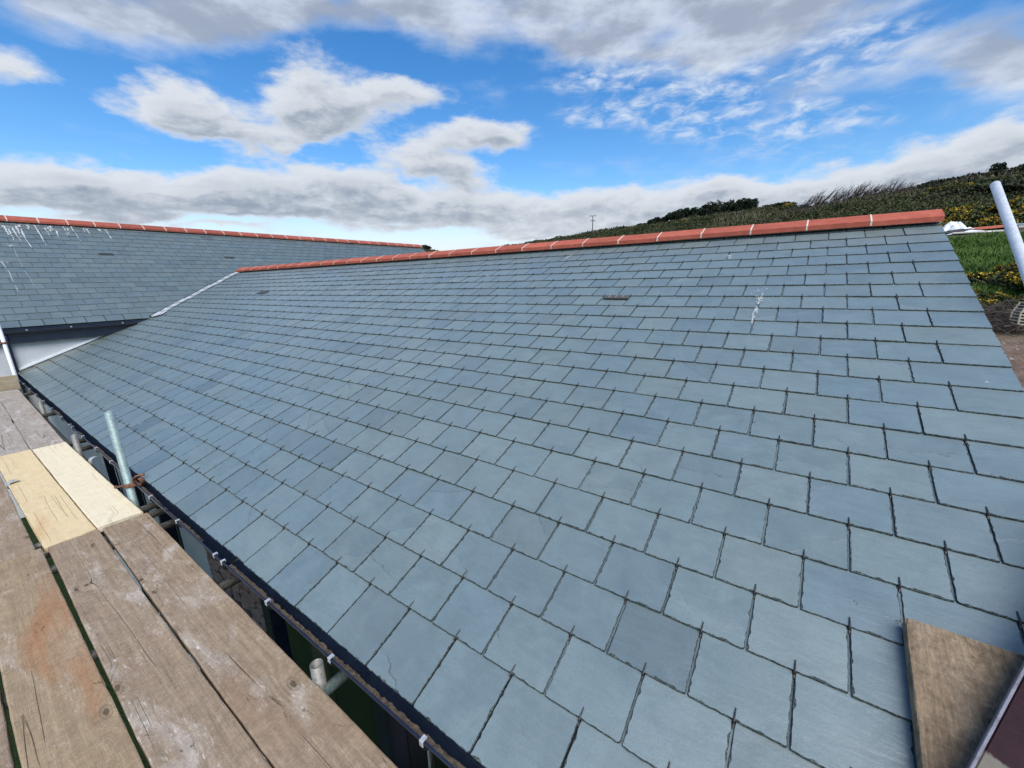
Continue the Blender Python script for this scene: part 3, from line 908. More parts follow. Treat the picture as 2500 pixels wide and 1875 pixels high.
def wall_panel(name, x0, x1, mat, y0=0.15, depth=0.2, z1=-0.07, z0=-2.6, parent=main, bev=0.004, **pr):
    q = MB(); q.box((x0, y0, z0), (x1, y0 + depth, z1), None, 0, bev)
    return q.obj(name, mat, parent, **pr)


wall_panel('render_panel', -4.35, -3.98, M_RENDER2)
wall_panel('render_panel', -3.42, -2.86, M_RENDER2)
wall_panel('window_frame', -3.98, -3.93, M_NAVY, 0.14)
wall_panel('window_frame', -3.47, -3.42, M_NAVY, 0.14)
wall_panel('pane', -3.93, -3.47, M_GLASS, 0.22, 0.02)
wall_panel('render_panel', -5.35, -4.80, M_RENDER2)
wall_panel('pane', -4.75, -4.40, M_GLASS, 0.22, 0.02)
wall_panel('window_frame', -4.80, -4.75, M_NAVY, 0.14)
wall_panel('window_frame', -4.40, -4.35, M_NAVY, 0.14)
wall_panel('render_panel', -6.6, -5.95, M_RENDER2)
wall_panel('pane', -5.90, -5.40, M_GLASS, 0.22, 0.02)
wall_panel('window_frame', -5.95, -5.90, M_NAVY, 0.14)
wall_panel('window_frame', -5.40, -5.35, M_NAVY, 0.14)
wall_panel('render_panel', -10.34, -6.6, M_RENDER2)
# door and window band
wall_panel('door_frame', -1.86, -1.76, M_NAVY, 0.12)
wall_panel('pane', -1.76, -1.66, M_GLASS, 0.22, 0.02)
wall_panel('door_panel', -1.66, -1.33, M_GREEN, 0.16, 0.04)
wall_panel('door_post', -1.33, -1.19, M_GREEN2, 0.14)
wall_panel('door_panel', -1.19, -0.76, M_GREEN, 0.16, 0.04)
wall_panel('door_frame', -0.76, -0.665, M_NAVY, 0.12)
wall_panel('pane', -0.665, -0.50, M_GLASS, 0.22, 0.02)
wall_panel('window_bead', -0.508, -0.500, M_CLIP, 0.205, 0.014)
wall_panel('pane', -0.495, -0.20, M_GLASS, 0.22, 0.02)
wall_panel('door_panel', -0.20, 0.5, M_GREEN, 0.16, 0.04)
wall_panel('door_frame', 0.5, 0.6, M_NAVY, 0.12)
wall_panel('render_panel', 0.6, VERGE - 0.301, M_RENDER2)
# stone pier with separate stones
sw = wall_panel('stone_wall', -2.86, -1.87, M_POINT, 0.16)
rs = random.Random(3)
z = -2.55
while z < -0.12:
    h = rs.uniform(0.07, 0.15)
    x = -2.85 + rs.uniform(0, 0.02)
    while x < -1.93:
        w = min(rs.uniform(0.09, 0.24), -1.885 - x)
        if w < 0.05:
            break
        pts = []
        n = 9
        cx, cz = x + w / 2, z + h / 2
        for i in range(n):
            a = 2 * math.pi * i / n + rs.uniform(-0.15, 0.15)
            ex = abs(math.cos(a)) ** 0.55 * (1 if math.cos(a) > 0 else -1)
            ez = abs(math.sin(a)) ** 0.55 * (1 if math.sin(a) > 0 else -1)
            k_ = rs.uniform(0.84, 0.97)
            pts.append((cx + ex * w / 2 * k_, cz + ez * h / 2 * k_))
        py = rs.uniform(0.125, 0.145)
        q = MB()
        v = [(p[0], 0.17, p[1]) for p in pts] + [(p[0], py + 0.012, p[1]) for p in pts] + [(cx + (p[0] - cx) * 0.72, py + rs.uniform(-0.004, 0.004), cz + (p[1] - cz) * 0.72) for p in pts]
        f = [[i, n + i, n + (i + 1) % n, (i + 1) % n] for i in range(n)] + [[n + i, 2 * n + i, 2 * n + (i + 1) % n, n + (i + 1) % n] for i in range(n)] + [[2 * n + i for i in range(n)]]
        q.add(v, f)
        if z + h > -1.6:
            q.obj('stone', M_STONE, sw)
        x += w + 0.012
    z += h + 0.012
# fascia and soffit
b = MB(); b.box((-10.33, 0.04, -0.17), (VERGE - 0.06, 0.062, -0.03)); b.obj('fascia', M_BLACK, main)
b = MB(); b.box((-10.33, 0.064, -0.069), (VERGE - 0.301, 0.16, -0.055)); b.obj('soffit', M_BLACK, main)

# ------------------------------------------------------------------ gutter
def gutter_profile(yc, zc, r, t=0.003):
    out = [(yc + r * math.cos(a), zc + r * math.sin(a)) for a in np.linspace(math.pi, 2 * math.pi, 15)]
    inn = [(yc + (r - t) * math.cos(a), zc + (r - t) * math.sin(a)) for a in np.linspace(2 * math.pi, math.pi, 15)]
    lip = [(yc - r + t, zc + 0.004), (yc - r + 0.001, zc + 0.0075), (yc - r - 0.005, zc + 0.0065), (yc - r - 0.006, zc + 0.001), (yc - r - 0.004, zc - 0.005)]
    return out + inn + lip


GY, GZ, GR = -0.016, -0.036, 0.056
b = MB(); b.extrude(gutter_profile(GY, GZ, GR), -10.33, -1.69)
gut = b.obj('gutter', M_NAVY, main, smooth=False)
b = MB(); b.extrude(gutter_profile(GY, GZ, GR), -1.685, VERGE + 0.02)
gut2 = b.obj('gutter', M_NAVY, main)
b = MB(); b.extrude(gutter_profile(GY, GZ, GR + 0.004, 0.0065), -1.745, -1.63)
gj = b.obj('gutter_union', M_BLACK, main)
b = MB()
b.path([(-1.67, GY + (GR - 0.008) * math.cos(a), GZ + (GR - 0.008) * math.sin(a)) for a in np.linspace(math.pi * 1.08, 2 * math.pi, 14)], 0.0035, 5)
b.obj('gutter_seal', M_BLACK, main)
clip_b = MB()
yl, zl = GY - GR, GZ
clip_b.box((-0.008, yl - 0.010, zl - 0.010), (0.008, yl - 0.0065, zl + 0.010), None, 0, 0.001)
clip_b.box((-0.008, yl - 0.010, zl + 0.0085), (0.008, yl + 0.012, zl + 0.0115), None, 0, 0.001)
clip_b.box((-0.004, yl + 0.009, zl - 0.003), (0.004, yl + 0.012, zl + 0.009), None, 0, 0.001)
clip_me = clip_b.mesh('gutter_clip', M_CLIP)
stem_b = MB()
stem_b.path([(0, GY + (GR + 0.006) * math.cos(a), GZ + (GR + 0.006) * math.sin(a)) for a in np.linspace(math.pi * 1.02, 1.95 * math.pi, 10)], 0.006, 4)
stem_me = stem_b.mesh('gutter_bracket', M_BLACK)
for x in (-1.735, -1.637, -1.155, -0.655, -0.152, 0.35, 0.85, 1.3, -2.30, -2.82, -3.33, -3.85, -4.36, -4.90, -5.40, -5.52, -6.0, -6.6, -7.2, -7.8, -8.4, -9.0, -9.6, -10.1):
    par = gut if x < -1.7 else gut2
    o = link(bpy.data.objects.new('gutter_bracket', stem_me), par, Matrix.Translation((x, 0, 0)))
    if x > -9.2:
        link(bpy.data.objects.new('gutter_clip', clip_me), par, Matrix.Translation((x, 0, 0)))


# silt and moss lying in the gutter: lumpy heaps with a ragged front edge
def silt(name, x0, x1, dens, label):
    n = int((x1 - x0) * 150)
    xs = np.linspace(x0, x1, n)
    prof = 11
    V = []
    for i, x in enumerate(xs):
        keep = 1.0 if dens >= 1 else float(np.clip((hash_noise(np.array([x * 2.3]), np.array([3.7]), 4)[0] - 0.35) * 5, 0.05, 1))
        lo = 1.10 * math.pi + 0.16 * (hash_noise(np.array([x * 23]), np.array([1.0]), 2)[0] - 0.5) + 0.10 * (hash_noise(np.array([x * 70]), np.array([5.0]), 2)[0] - 0.5) + 0.12
        hi = 1.36 * math.pi + 0.20 * (hash_noise(np.array([x * 17]), np.array([2.0]), 3)[0] - 0.5) + 0.16 * (hash_noise(np.array([x * 80]), np.array([9.0]), 6)[0] - 0.5)
        for k in range(prof):
            t = k / (prof - 1)
            a = lo + (hi - lo) * t
            hgt = math.sin(math.pi * t) ** 0.6 * 0.015 * keep * (0.6 + 0.8 * hash_noise(np.array([x * 60]), np.array([t * 6]), 8)[0]) - (0.006 if keep < 0.3 else 0.001)
            rr = GR - 0.004 - hgt
            V.append((x, GY + rr * math.cos(a), GZ + rr * math.sin(a)))
    F = []
    for i in range(n - 1):
        for k in range(prof - 1):
            F.append((i * prof + k, (i + 1) * prof + k, (i + 1) * prof + k + 1, i * prof + k + 1))
    me = np_mesh(name, np.array(V), np.array(F), M_DEBRIS)
    link(bpy.data.objects.new(name, me), None, None, kind='stuff', label=label, category='silt')


silt('gutter_silt', -1.62, VERGE - 0.1, 1.0, 'brown silt and moss lying along the bottom of the near gutter')
silt('moss', -6.6, -1.76, 0.5, 'patchy brown moss in the gutter beyond the joint')

# ------------------------------------------------------------------ left building
left = empty('side_building', (-13.7, 4.0, -2.6), label='taller slate-roofed building on the left with white wall and bird-streaked ridge', category='building')
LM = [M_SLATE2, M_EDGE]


def far_geo(rg_, w, L, t=0.007):
    c = [rg_.uniform(0, 0.003) for _ in range(8)]
    o = [(-w / 2 + c[0], L), (-w / 2 + c[1], 0.006), (-w / 2 + 0.006, c[2]), (0, c[3]), (w / 2 - 0.006, c[4]), (w / 2 - c[5], 0.006), (w / 2 - c[6], L)]
    n = len(o)
    v = [(x * 0.985, max(y, 0.005), t) for x, y in o] + [(x, y, t - 0.003) for x, y in o] + [(x, y, 0) for x, y in o]
    f = [list(range(n))]
    mi = [0]
    for i in range(n - 1):
        f.append([i, n + i, n + i + 1, i + 1]); mi.append(1)
        f.append([n + i, 2 * n + i, 2 * n + i + 1, n + i + 1]); mi.append(1)
    return v, f, mi


FG = [far_geo(rg, W2 - 0.006, 0.43) for _ in range(8)]
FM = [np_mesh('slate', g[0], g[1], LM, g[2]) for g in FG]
left_items = []
# crease seen in the left roof's own frame: plan line x = valley_x(y)
NC2 = 20
for c in range(NC2):
    s0 = c * G2
    L = min(0.43, 20.2 * G2 - s0)
    for j in range(-24, 48):
        xa = W2 * (j + (0.5 if c % 2 else 0.0))
        xb = xa + W2
        if xb > 12.45:
            if xa > 12.2:
                continue
            xb = 12.45
        # hidden under the main roof?
        xw = P0[0] - (s0 + 0.1) * math.cos(T2)
        zw = P0[2] + (s0 + 0.1) * math.sin(T2)
        yv = zw / math.tan(TH)
        if zw < RIDGE_Y * math.tan(TH) and yv + 0.5 < P0[1] + xa < 2 * RIDGE_Y - yv - 0.5:
            continue
        xm = (xa + xb) / 2
        M = ML @ Matrix.Translation((xm, s0, -0.007 + rg.uniform(-0.001, 0.001))) @ Matrix.Rotation(-0.007 / G2, 4, 'X') @ Matrix.Rotation(rg.uniform(-0.005, 0.005), 4, 'Z')
        poly = [(xa, s0), (xb, s0), (xb, s0 + L), (xa, s0 + L)]
        # cut along the crease where it crosses this slate (near side of the valley only)
        def dv(p):
            zq = P0[2] + p[1] * math.sin(T2)
            return zq / math.tan(TH) - (P0[1] + p[0]) - 0.02
        if zw < RIDGE_Y * math.tan(TH) and P0[1] + xa < RIDGE_Y:
            d = [dv(p) for p in poly]
            if max(d) <= 0:
                continue
            if min(d) < 0:
                a_, b_, c_ = -1.0, math.sin(T2) / math.tan(TH), P0[2] / math.tan(TH) - P0[1] - 0.02
                cp = clip(poly, a_, b_, c_)
                if len(cp) > 2 and area(cp) > 0.002:
                    left_items.append(dict(geo=poly_geo([(p[0] - xm, p[1] - s0) for p in cp]), M=M, area=0.3 * screen_area(M, xa - xm, xb - xm, 0, G2)))
                continue
        ar = screen_area(M, xa - xm, xb - xm, 0, G2)
        k = rg.randrange(8)
        if L < 0.42 or xb - xa < W2 - 0.01:
            left_items.append(dict(geo=far_geo(rg, xb - xa - 0.006, L), M=M, area=ar))
        else:
            left_items.append(dict(geo=FG[k], mesh=FM[k], M=M, area=ar))
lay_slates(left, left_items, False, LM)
LRX = P0[0] - 20.25 * G2 * math.cos(T2)
LRZ = P0[2] + 20.25 * G2 * math.sin(T2) + 0.075
b = MB()
zD = -0.03
LY0, LY1 = -6.2, 12.63
b.add([(P0[0] - 0.02, LY0, P0[2] + zD), (P0[0] - 0.02, LY1, P0[2] + zD), (LRX, LY1, LRZ - 0.12), (LRX, LY0, LRZ - 0.12), (2 * LRX - P0[0], LY0, P0[2] + zD), (2 * LRX - P0[0], LY1, P0[2] + zD)],
      [[0, 1, 2, 3], [3, 2, 5, 4]])
b.obj('roof_deck', M_UNDER, left)
b = MB()
b.box((2 * LRX - P0[0] + 0.1, LY0 + 0.1, -2.6), (WALL_X, LY1 - 0.1, 0.52))
b.add([(WALL_X, LY1 - 0.12, 0.52), (2 * LRX - P0[0] + 0.1, LY1 - 0.12, 0.52), (LRX, LY1 - 0.12, LRZ - 0.13)], [[0, 1, 2]])
b.add([(WALL_X, LY0 + 0.12, 0.52), (LRX, LY0 + 0.12, LRZ - 0.13), (2 * LRX - P0[0] + 0.1, LY0 + 0.12, 0.52)], [[0, 1, 2]])
b.obj('wall', M_RENDER, left)
b = MB(); b.box((WALL_X + 0.001, LY0 + 0.1, 0.49), (P0[0] - 0.025, LY1 - 0.1, 0.535)); b.obj('soffit', M_NAVY, left)
b = MB(); b.box((P0[0] - 0.024, LY0 + 0.1, 0.485), (P0[0] - 0.004, LY1 - 0.1, 0.735)); b.obj('fascia', M_NAVY, left)
b = MB()
xg = P0[0] + 0.052
gp = [(xg - p[0], p[1]) for p in gutter_profile(0.0, 0.70, 0.055)]
b.extrude(gp, LY0, 1.66, 'y')
lg = b.obj('gutter', M_NAVY, left)
b = MB(); b.box((xg - 0.056, 1.655, 0.645), (xg + 0.056, 1.665, 0.705)); b.obj('gutter_stop', M_BLACK, lg)
lc = MB(); lc.box((0.048, -0.012, 0.695), (0.064, 0.012, 0.712), None, 0, 0.001); lc_me = lc.mesh('gutter_clip', M_CLIP)
for y in (-2.0, -1.1, -0.2, 0.22, 0.75, 1.45):
    link(bpy.data.objects.new('gutter_clip', lc_me), lg, Matrix.Translation((xg, y, 0)))
b = MB(); b.path([(xg - 0.02, -0.03, 0.64), (xg - 0.04, -0.03, 0.56), (WALL_X + 0.05, -0.03, 0.44), (WALL_X + 0.05, -0.03, -2.6)], 0.036, 10)
b.obj('downpipe', M_NAVY, left, smooth=True)
# white flashing bead where the wall meets the lower roof
b = MB()
y1 = 1.30
b.box((-0.006, 0.0, 0.004), (0.026, y1 / math.cos(TH), 0.040), MROOF @ Matrix.Translation((WALL_X + 0.008, 0.0, 0.004)), 0, 0.002)
b.obj('wall_flashing', simple('pale_bead', (0.72, 0.75, 0.78), (0.82, 0.84, 0.86), 20, 0.5), left)
# left ridge
PL = ridge_profile(0.175, 0.098, 0.040)
b = MB(); b.extrude(PL, -0.445, 0.0, 'y'); lt_me = b.mesh('ridge_tile', clay('terracotta_clay_far', (0.25, 0.068, 0.048), (0.33, 0.098, 0.068)))
b = MB(); b.extrude([(p[0] * 1.012, p[1] + 0.003) for p in ridge_profile(0.175, 0.098, 0.040, 0.05)], -0.014, 0.002, 'y'); lm_me = b.mesh('mortar_joint', M_MORTAR)
k = 0
while True:
    y1 = 12.62 - 0.458 * k
    if y1 < LY0 + 0.3:
        break
    M = Matrix.Translation((LRX, y1, LRZ)) @ Matrix.Rotation(rnd.uniform(-0.006, 0.006), 4, 'Y') @ Matrix.Rotation(rnd.uniform(-0.003, 0.003), 4, 'X')
    o = link(bpy.data.objects.new('ridge_tile', lt_me), left, M)
    link(bpy.data.objects.new('mortar_joint', lm_me), o, Matrix.Translation((LRX, y1 + 0.013, LRZ)))
    k += 1
b = MB()
b.extrude([(-0.14, -0.14), (0.14, -0.14), (0.12, -0.10), (0, -0.03), (-0.12, -0.10)], LY0, 12.6, 'y')
b.obj('ridge_bedding', M_MORTAR, left, Matrix.Translation((LRX, 0, LRZ)))
for (u, c, w) in ((6.55, 12.65, 0.24), (15.9, 12.6, 0.24)):
    b = MB()
    b.box((-w / 2, 0.0, -0.003), (w / 2, 0.075, 0.006), ML @ Matrix.Translation((u * W2, c * G2 + 0.04, 0.004)), 0, 0.002)
    b.obj('vent_slate', simple('vent_dark_%d' % int(u), (0.02, 0.024, 0.022), (0.035, 0.04, 0.036), 30, 0.7), left, label='dark vent slate ' + ('below the streaked end of the left ridge' if u < 10 else 'near the far end of the left roof'))

# bird droppings: thin ragged streaks lying on the slates
M_DROP2 = M_DROP.copy()
M_DROP2.name = 'washed_dropping'
for _nd in M_DROP2.node_tree.nodes:
    if _nd.type == 'MAP_RANGE':
        _nd.inputs['To Min'].default_value = 0.02
        _nd.inputs['To Max'].default_value = 0.48


def streaks(parent, M, lst, seed, mat=None):
    rr = random.Random(seed)
    b_ = MB()
    for (x, s, ln, w) in lst:
        n = 12
        P_, Q_ = [], []
        xx = x
        for i in range(n):
            t = i / (n - 1)
            ww = w * (1 - 0.6 * t) * rr.uniform(0.35, 1.2)
            xx += rr.uniform(-0.008, 0.008)
            P_.append((xx - ww / 2, s - ln * t, 0.0095)); Q_.append((xx + ww / 2, s - ln * t, 0.0095))
        for i in range(n - 1):
            if rr.random() < 0.16:
                continue
            b_.add([M @ Vector(p) for p in (P_[i], P_[i + 1], Q_[i + 1], Q_[i])], [[0, 1, 2, 3]])
        for _ in range(int(ln * 40) + 4):       # splatter at the head
            sp = min(1.0, ln * 6 + 0.15)
            px_, ps, r_ = x + rr.gauss(0, 0.04) * sp, s + rr.gauss(0.0, 0.03) * sp, rr.uniform(0.0015, 0.007)
            b_.add([M @ Vector((px_ + r_ * math.cos(a) * rr.uniform(0.5, 1.3), ps + r_ * math.sin(a) * rr.uniform(0.5, 1.6), 0.0095)) for a in np.linspace(0, 2 * math.pi, 7)[:-1]], [list(range(6))])
    return b_.obj('bird_dropping', mat or M_DROP, parent, kind='stuff')


lst = []
for (px_, py_, ln, w) in ((20, 560, 0.5, 0.03), (45, 550, 1.0, 0.035), (40, 553, 0.5, 0.05), (28, 556, 0.6, 0.03), (85, 552, 0.9, 0.03), (118, 556, 0.22, 0.05), (135, 562, 0.35, 0.05), (120, 553, 0.2, 0.04), (152, 552, 0.45, 0.03), (172, 552, 0.75, 0.03), (165, 558, 0.3, 0.03), (212, 560, 0.25, 0.04), (257, 562, 0.5, 0.03), (205, 558, 0.2, 0.03), (240, 560, 0.15, 0.05), (8, 552, 0.4, 0.05), (110, 557, 0.4, 0.025), (65, 550, 0.2, 0.05), (5, 640, 1.2, 0.012), (30, 600, 1.6, 0.010)):
    d = ray(px_, py_)
    N2 = np.array(ML.to_3x3() @ Vector((0, 0, 1)))
    t = (N2 @ (P0 - CAM)) / (N2 @ d)
    q = ML.inverted() @ Vector(CAM + t * d)
    lst.append((q.x, q.y, ln, w))
streaks(left, ML, lst, 2)
lst = []
for (px_, py_, ln, w) in ((1862, 712, 0.55, 0.028), (1860, 730, 0.4, 0.022), (1785, 625, 0.10, 0.05), (1395, 625, 0.13, 0.05), (1114, 684, 0.07, 0.035), (742, 715, 0.28, 0.03), (690, 668, 0.05, 0.03), (2417, 937, 0.01, 0.012)):
    d = ray(px_, py_)
    N1 = np.array(MROOF.to_3x3() @ Vector((0, 0, 1)))
    t = (N1 @ (-CAM)) / (N1 @ d)
    q = MROOF.inverted() @ Vector(CAM + t * d)
    lst.append((q.x, q.y, ln, w))
streaks(main, MROOF, lst, 9, M_DROP2)

# lead in the valley: overlapping pieces on the main roof's side of the crease
nl = 13
for i in range(nl):
    ta, tb = i / nl, (i + 1) / nl + 0.012
    def pt(t, off, up):
        y = Y_V0 + 0.02 + (RIDGE_Y - 0.16 - Y_V0) * t
        dx, dy = valley_x(RIDGE_Y) - valley_x(Y_V0), RIDGE_Y - Y_V0
        ln = math.hypot(dx, dy)
        x = valley_x(y) + off * dy / ln
        y2 = y - off * dx / ln
        return (x, y2, y2 * math.tan(TH) + up + 0.004 * math.sin(t * 60))
    u0 = 0.016 + 0.003 * (i % 2)
    w = 0.150 + rnd.uniform(-0.008, 0.008)
    b = MB()
    v = [pt(ta, -0.005, u0 + 0.016), pt(tb, -0.005, u0 + 0.022), pt(tb, w * 0.45, u0 + 0.010), pt(ta, w * 0.45, u0 + 0.006), pt(tb, w, u0 + 0.003), pt(ta, w, u0), pt(tb, w, u0 - 0.012), pt(ta, w, u0 - 0.014)]
    b.add(v, [[0, 3, 2, 1], [3, 5, 4, 2], [5, 7, 6, 4]])
    lo_ = b.obj('lead_sheet', M_LEAD, main)
    if i:
        ww_ = rnd.uniform(0.006, 0.016)
        b = MB()
        b.add([pt(ta - ww_, -0.004, u0 + 0.026), pt(ta + ww_, -0.004, u0 + 0.024), pt(ta + ww_ * 0.6, w * 0.97, u0 + 0.006), pt(ta - ww_ * 0.6, w * 0.97, u0 + 0.008)], [[0, 3, 2, 1]])
        b.obj('lead_lap', M_LEADSTAIN, lo_)
b = MB()
pts = [pt(t, -0.02, 0.03) for t in np.linspace(0, 1.0, 12)]
b.path(pts, 0.016, 5)
b.obj('valley_upstand', M_UNDER, main)
b = MB()
b.add([pt(0, 0.0, 0.035), pt(-0.03, 0.10, 0.03), pt(-0.02, 0.30, 0.022), pt(0.05, 0.26, 0.022), pt(0.06, 0.12, 0.03)], [[0, 1, 2, 3, 4]])
b.obj('lead_apron', M_LEAD, main)


# ------------------------------------------------------------------ scaffold boards
ZT = -0.144


def board(label, x0, x1, ya0, ya1, w, mat, zt=ZT, group='scaffold boards laid as a platform', seed=1, bands=(), roll=0.0):
    """length x0..x1; outer edge y at the two ends; built in its own frame (x along the board)"""
    rr = random.Random(seed)
    L = math.hypot(x1 - x0, ya1 - ya0)
    ang = math.atan2(ya1 - ya0, x1 - x0)
    nx = 72
    t = 0.038
    prof = [(-w / 2, -t), (-w / 2, -0.005), (-w / 2 + 0.0015, -0.0015), (-w / 2 + 0.006, 0), (-w / 6, 0), (w / 6, 0), (w / 2 - 0.006, 0), (w / 2 - 0.0015, -0.0015), (w / 2, -0.005), (w / 2, -t)]
    V, F = [], []
    n = len(prof)
    p1, p2 = rr.uniform(0, 6), rr.uniform(0, 6)
    for i in range(nx):
        x = -L / 2 + L * i / (nx - 1)
        wob = 0.0016 * math.sin(x * 2.1 + p1) + 0.0008 * math.sin(x * 7.3 + p2)
        for k, (y, z_) in enumerate(prof):
            e = rr.uniform(-0.0011, 0.0011) if k in (1, 2, 7, 8) else 0
            if k in (1, 2, 7, 8) and rr.random() < 0.035:
                e = -0.004 if k < 5 else 0.004
                e = -e
            cup = 0.0022 * (2 * y / w) ** 2
            V.append((x + (rr.uniform(-0.002, 0.002) if i in (0, nx - 1) else 0), y + wob + e, z_ + cup + 0.0015 * math.sin(x * 1.3 + p2)))
    for i in range(nx - 1):
        for k in range(n):
            k2 = (k + 1) % n
            F.append([i * n + k, i * n + k2, (i + 1) * n + k2, (i + 1) * n + k])
    F.append([k for k in range(n)])
    F.append([(nx - 1) * n + n - 1 - k for k in range(n)])
    F = [f[::-1] for f in F]
    me = np_mesh('scaffold_board', V, F, mat)
    xm, ym = (x0 + x1) / 2, (ya0 + ya1) / 2 - w / 2
    M = Matrix.Translation((xm, ym, zt)) @ Matrix.Rotation(ang, 4, 'Z') @ Matrix.Rotation(roll, 4, 'X')
    o = link(bpy.data.objects.new('scaffold_board', me), None, M, label=label, category='board', group=group)
    for e in bands:
        q = MB()
        xx = e * (L / 2 - 0.03)
        q.box((xx - 0.015, -w / 2 - 0.0012, -t - 0.001), (xx + 0.015, w / 2 + 0.0012, 0.0042), None, 0, 0.001)
        q.obj('end_band', M_ZINC, o, M)
    return o


W = 0.2255
board('weathered brown board at the platform edge, next to the near gutter', -2.845, 1.06, -0.101, -0.135, W, W_NEAR, seed=1)
board('weathered brown board, second in from the near gutter', -2.862, 1.04, -0.345, -0.352, W - 0.006, W_NEAR, ZT - 0.001, seed=2)
board('orange-stained board with grey blotches, third in from the near gutter', -2.885, 1.02, -0.585, -0.580, W + 0.002, W_STAIN, seed=3)
board('brown board at the lower left corner of the platform', -2.87, 1.03, -0.822, -0.828, W, W_NEAR, ZT - 0.003, seed=4)
board('cream new board at the platform edge beside the upright tube', -5.275, -2.885, -0.160, -0.119, W, W_PALE, ZT + 0.002, seed=5)
board('yellow new board, inner one of the two pale boards', -5.30, -2.872, -0.392, -0.352, W, W_LIGHT, ZT + 0.001, seed=6)
board('dark brown board beside the yellow one, at the left edge', -5.28, -2.89, -0.628, -0.605, W, W_NEAR, ZT - 0.002, seed=7)
board('brown board left of the dark one, mostly out of view', -5.28, -2.89, -0.862, -0.842, W, W_NEAR, ZT - 0.002, seed=12)
board('silver-grey board at the far platform edge along the gutter', -9.19, -5.29, -0.128, -0.162, W, W_FAR, seed=8)
board('silver-grey board, inner one of the far boards', -9.21, -5.31, -0.366, -0.396, W, W_FAR, ZT - 0.001, seed=9)
board('third silver-grey board of the far stretch, at the left edge', -9.2, -5.3, -0.60, -0.63, W, W_FAR, ZT - 0.002, seed=10)
# stop-end board stood on edge across the far end
M = Matrix.Translation((-9.26, -0.75, ZT + 0.115))
q = MB(); q.box((-0.65, -0.1125, -0.019), (0.65, 0.1125, 0.019), None, 0, 0.003)
q.obj('scaffold_board', wood_material('mossy_end_board', (0.36, 0.30, 0.20), (0.26, 0.21, 0.14), (0.17, 0.15, 0.09), 0.2), None,
      M @ Matrix.Rotation(R(90), 4, 'Z') @ Matrix.Rotation(R(90), 4, 'X'),
      label='short mossy board stood on edge across the far end of the platform', category='board', group='scaffold boards laid as a platform')
# bent strips that hold the boards
for (x, y, lab) in ((-4.40, -0.128, 'bent metal strip at the outer edge of the cream board'), (-4.33, -0.604, 'bent metal strip between the yellow and the dark board')):
    q = MB()
    pts = [(0, -0.004, -0.03), (0, 0.0, 0.0), (0.0, 0.006, 0.012), (0.0, 0.022, 0.022), (0, 0.045, 0.022), (0, 0.062, 0.014)]
    v = []
    for p in pts:
        v += [(-0.02, p[1], p[2]), (0.02, p[1], p[2]), (0.02, p[1], p[2] + 0.003), (-0.02, p[1], p[2] + 0.003)]
    f = []
    for i in range(len(pts) - 1):
        for k_ in range(4):
            f.append([i * 4 + k_, i * 4 + (k_ + 1) % 4, i * 4 + 4 + (k_ + 1) % 4, i * 4 + 4 + k_])
    f += [[3, 2, 1, 0], [20, 21, 22, 23]]
    q.add(v, f)
    q.obj('board_clip', M_ZINC, None, Matrix.Translation((x, y, ZT)) @ Matrix.Rotation(R(20), 4, 'Z'), label=lab, category='metal strip', group='bent strips holding the boards')
# boards' supports: transoms, a ledger, stub standards
TZ = ZT - 0.038 - 0.026


def tube(label, p1, p2, mat, name='scaffold_tube', group=None, r=0.02415, cat='scaffold tube', n=20):
    p1, p2 = Vector(p1), Vector(p2)
    L = (p2 - p1).length
    M = Matrix.Translation(p1) @ (p2 - p1).to_track_quat('Z', 'Y').to_matrix().to_4x4()
    q_ = MB(); q_.tube((0, 0, 0), (0, 0, L), r, n)
    o = q_.obj(name, mat, None, M, label=label, category=cat, group=group)
    for p in o.data.polygons:
        p.use_smooth = len(p.vertices) == 4
    return o


GT = 'horizontal tubes under the platform boards'
for x, e, lab in ((-0.705, 0.10, 'short horizontal tube under the near gutter beside the open upright stub'), (-1.70, 0.10, 'dark horizontal tube crossing in front of the stone wall'), (-2.68, 0.10, 'dark horizontal tube by the dark end of the cream board'),
                  (-2.93, 0.12, 'horizontal tube just behind the upright with the rusty clamp'), (-3.08, 0.13, 'horizontal tube farther of the pair behind the upright'), (-5.10, 0.10, 'horizontal tube under the far end of the cream board'), (-5.43, 0.10, 'horizontal tube under the near end of the silver boards'),
                  (-7.15, 0.10, 'horizontal tube halfway along the silver boards'), (-9.05, 0.10, 'horizontal tube at the far end of the platform')):
    tube(lab, (x, -1.35, TZ), (x, e, TZ), M_TUBE_GREEN if x > -1 else M_TUBE_DARK, group=GT)
tube('long ledger tube running along below the platform', (-9.6, -0.115, TZ - 0.052), (1.6, -0.115, TZ - 0.052), M_TUBE_DARK, group='ledgers under the platform')
tube('open upright tube stub between near board and gutter', (-0.722, -0.098, -2.6), (-0.722, -0.098, -0.078), M_TUBE_DARK, group='upright stubs beside the gutter')
tube('open upright tube stub beside the far silver board, nearer of two', (-4.92, -0.125, -2.6), (-4.92, -0.125, 0.0), M_TUBE_DARK, group='upright stubs beside the gutter')
tube('open upright tube stub beside the far silver board, farther of two', (-7.24, -0.10, -2.6), (-7.24, -0.10, -0.03), M_TUBE_DARK, group='upright stubs beside the gutter')
PX, PY = -3.22, -0.098
tube('weathered green-grey upright tube standing above the cream board', (PX, PY, -2.6), (PX, PY, 0.515), M_TUBE_GREEN)
tube('pale upright tube against the white wall at the left edge', (-9.36, -0.11, -2.6), (-9.36, -0.11, 1.6), M_TUBE_PALE, group=None)


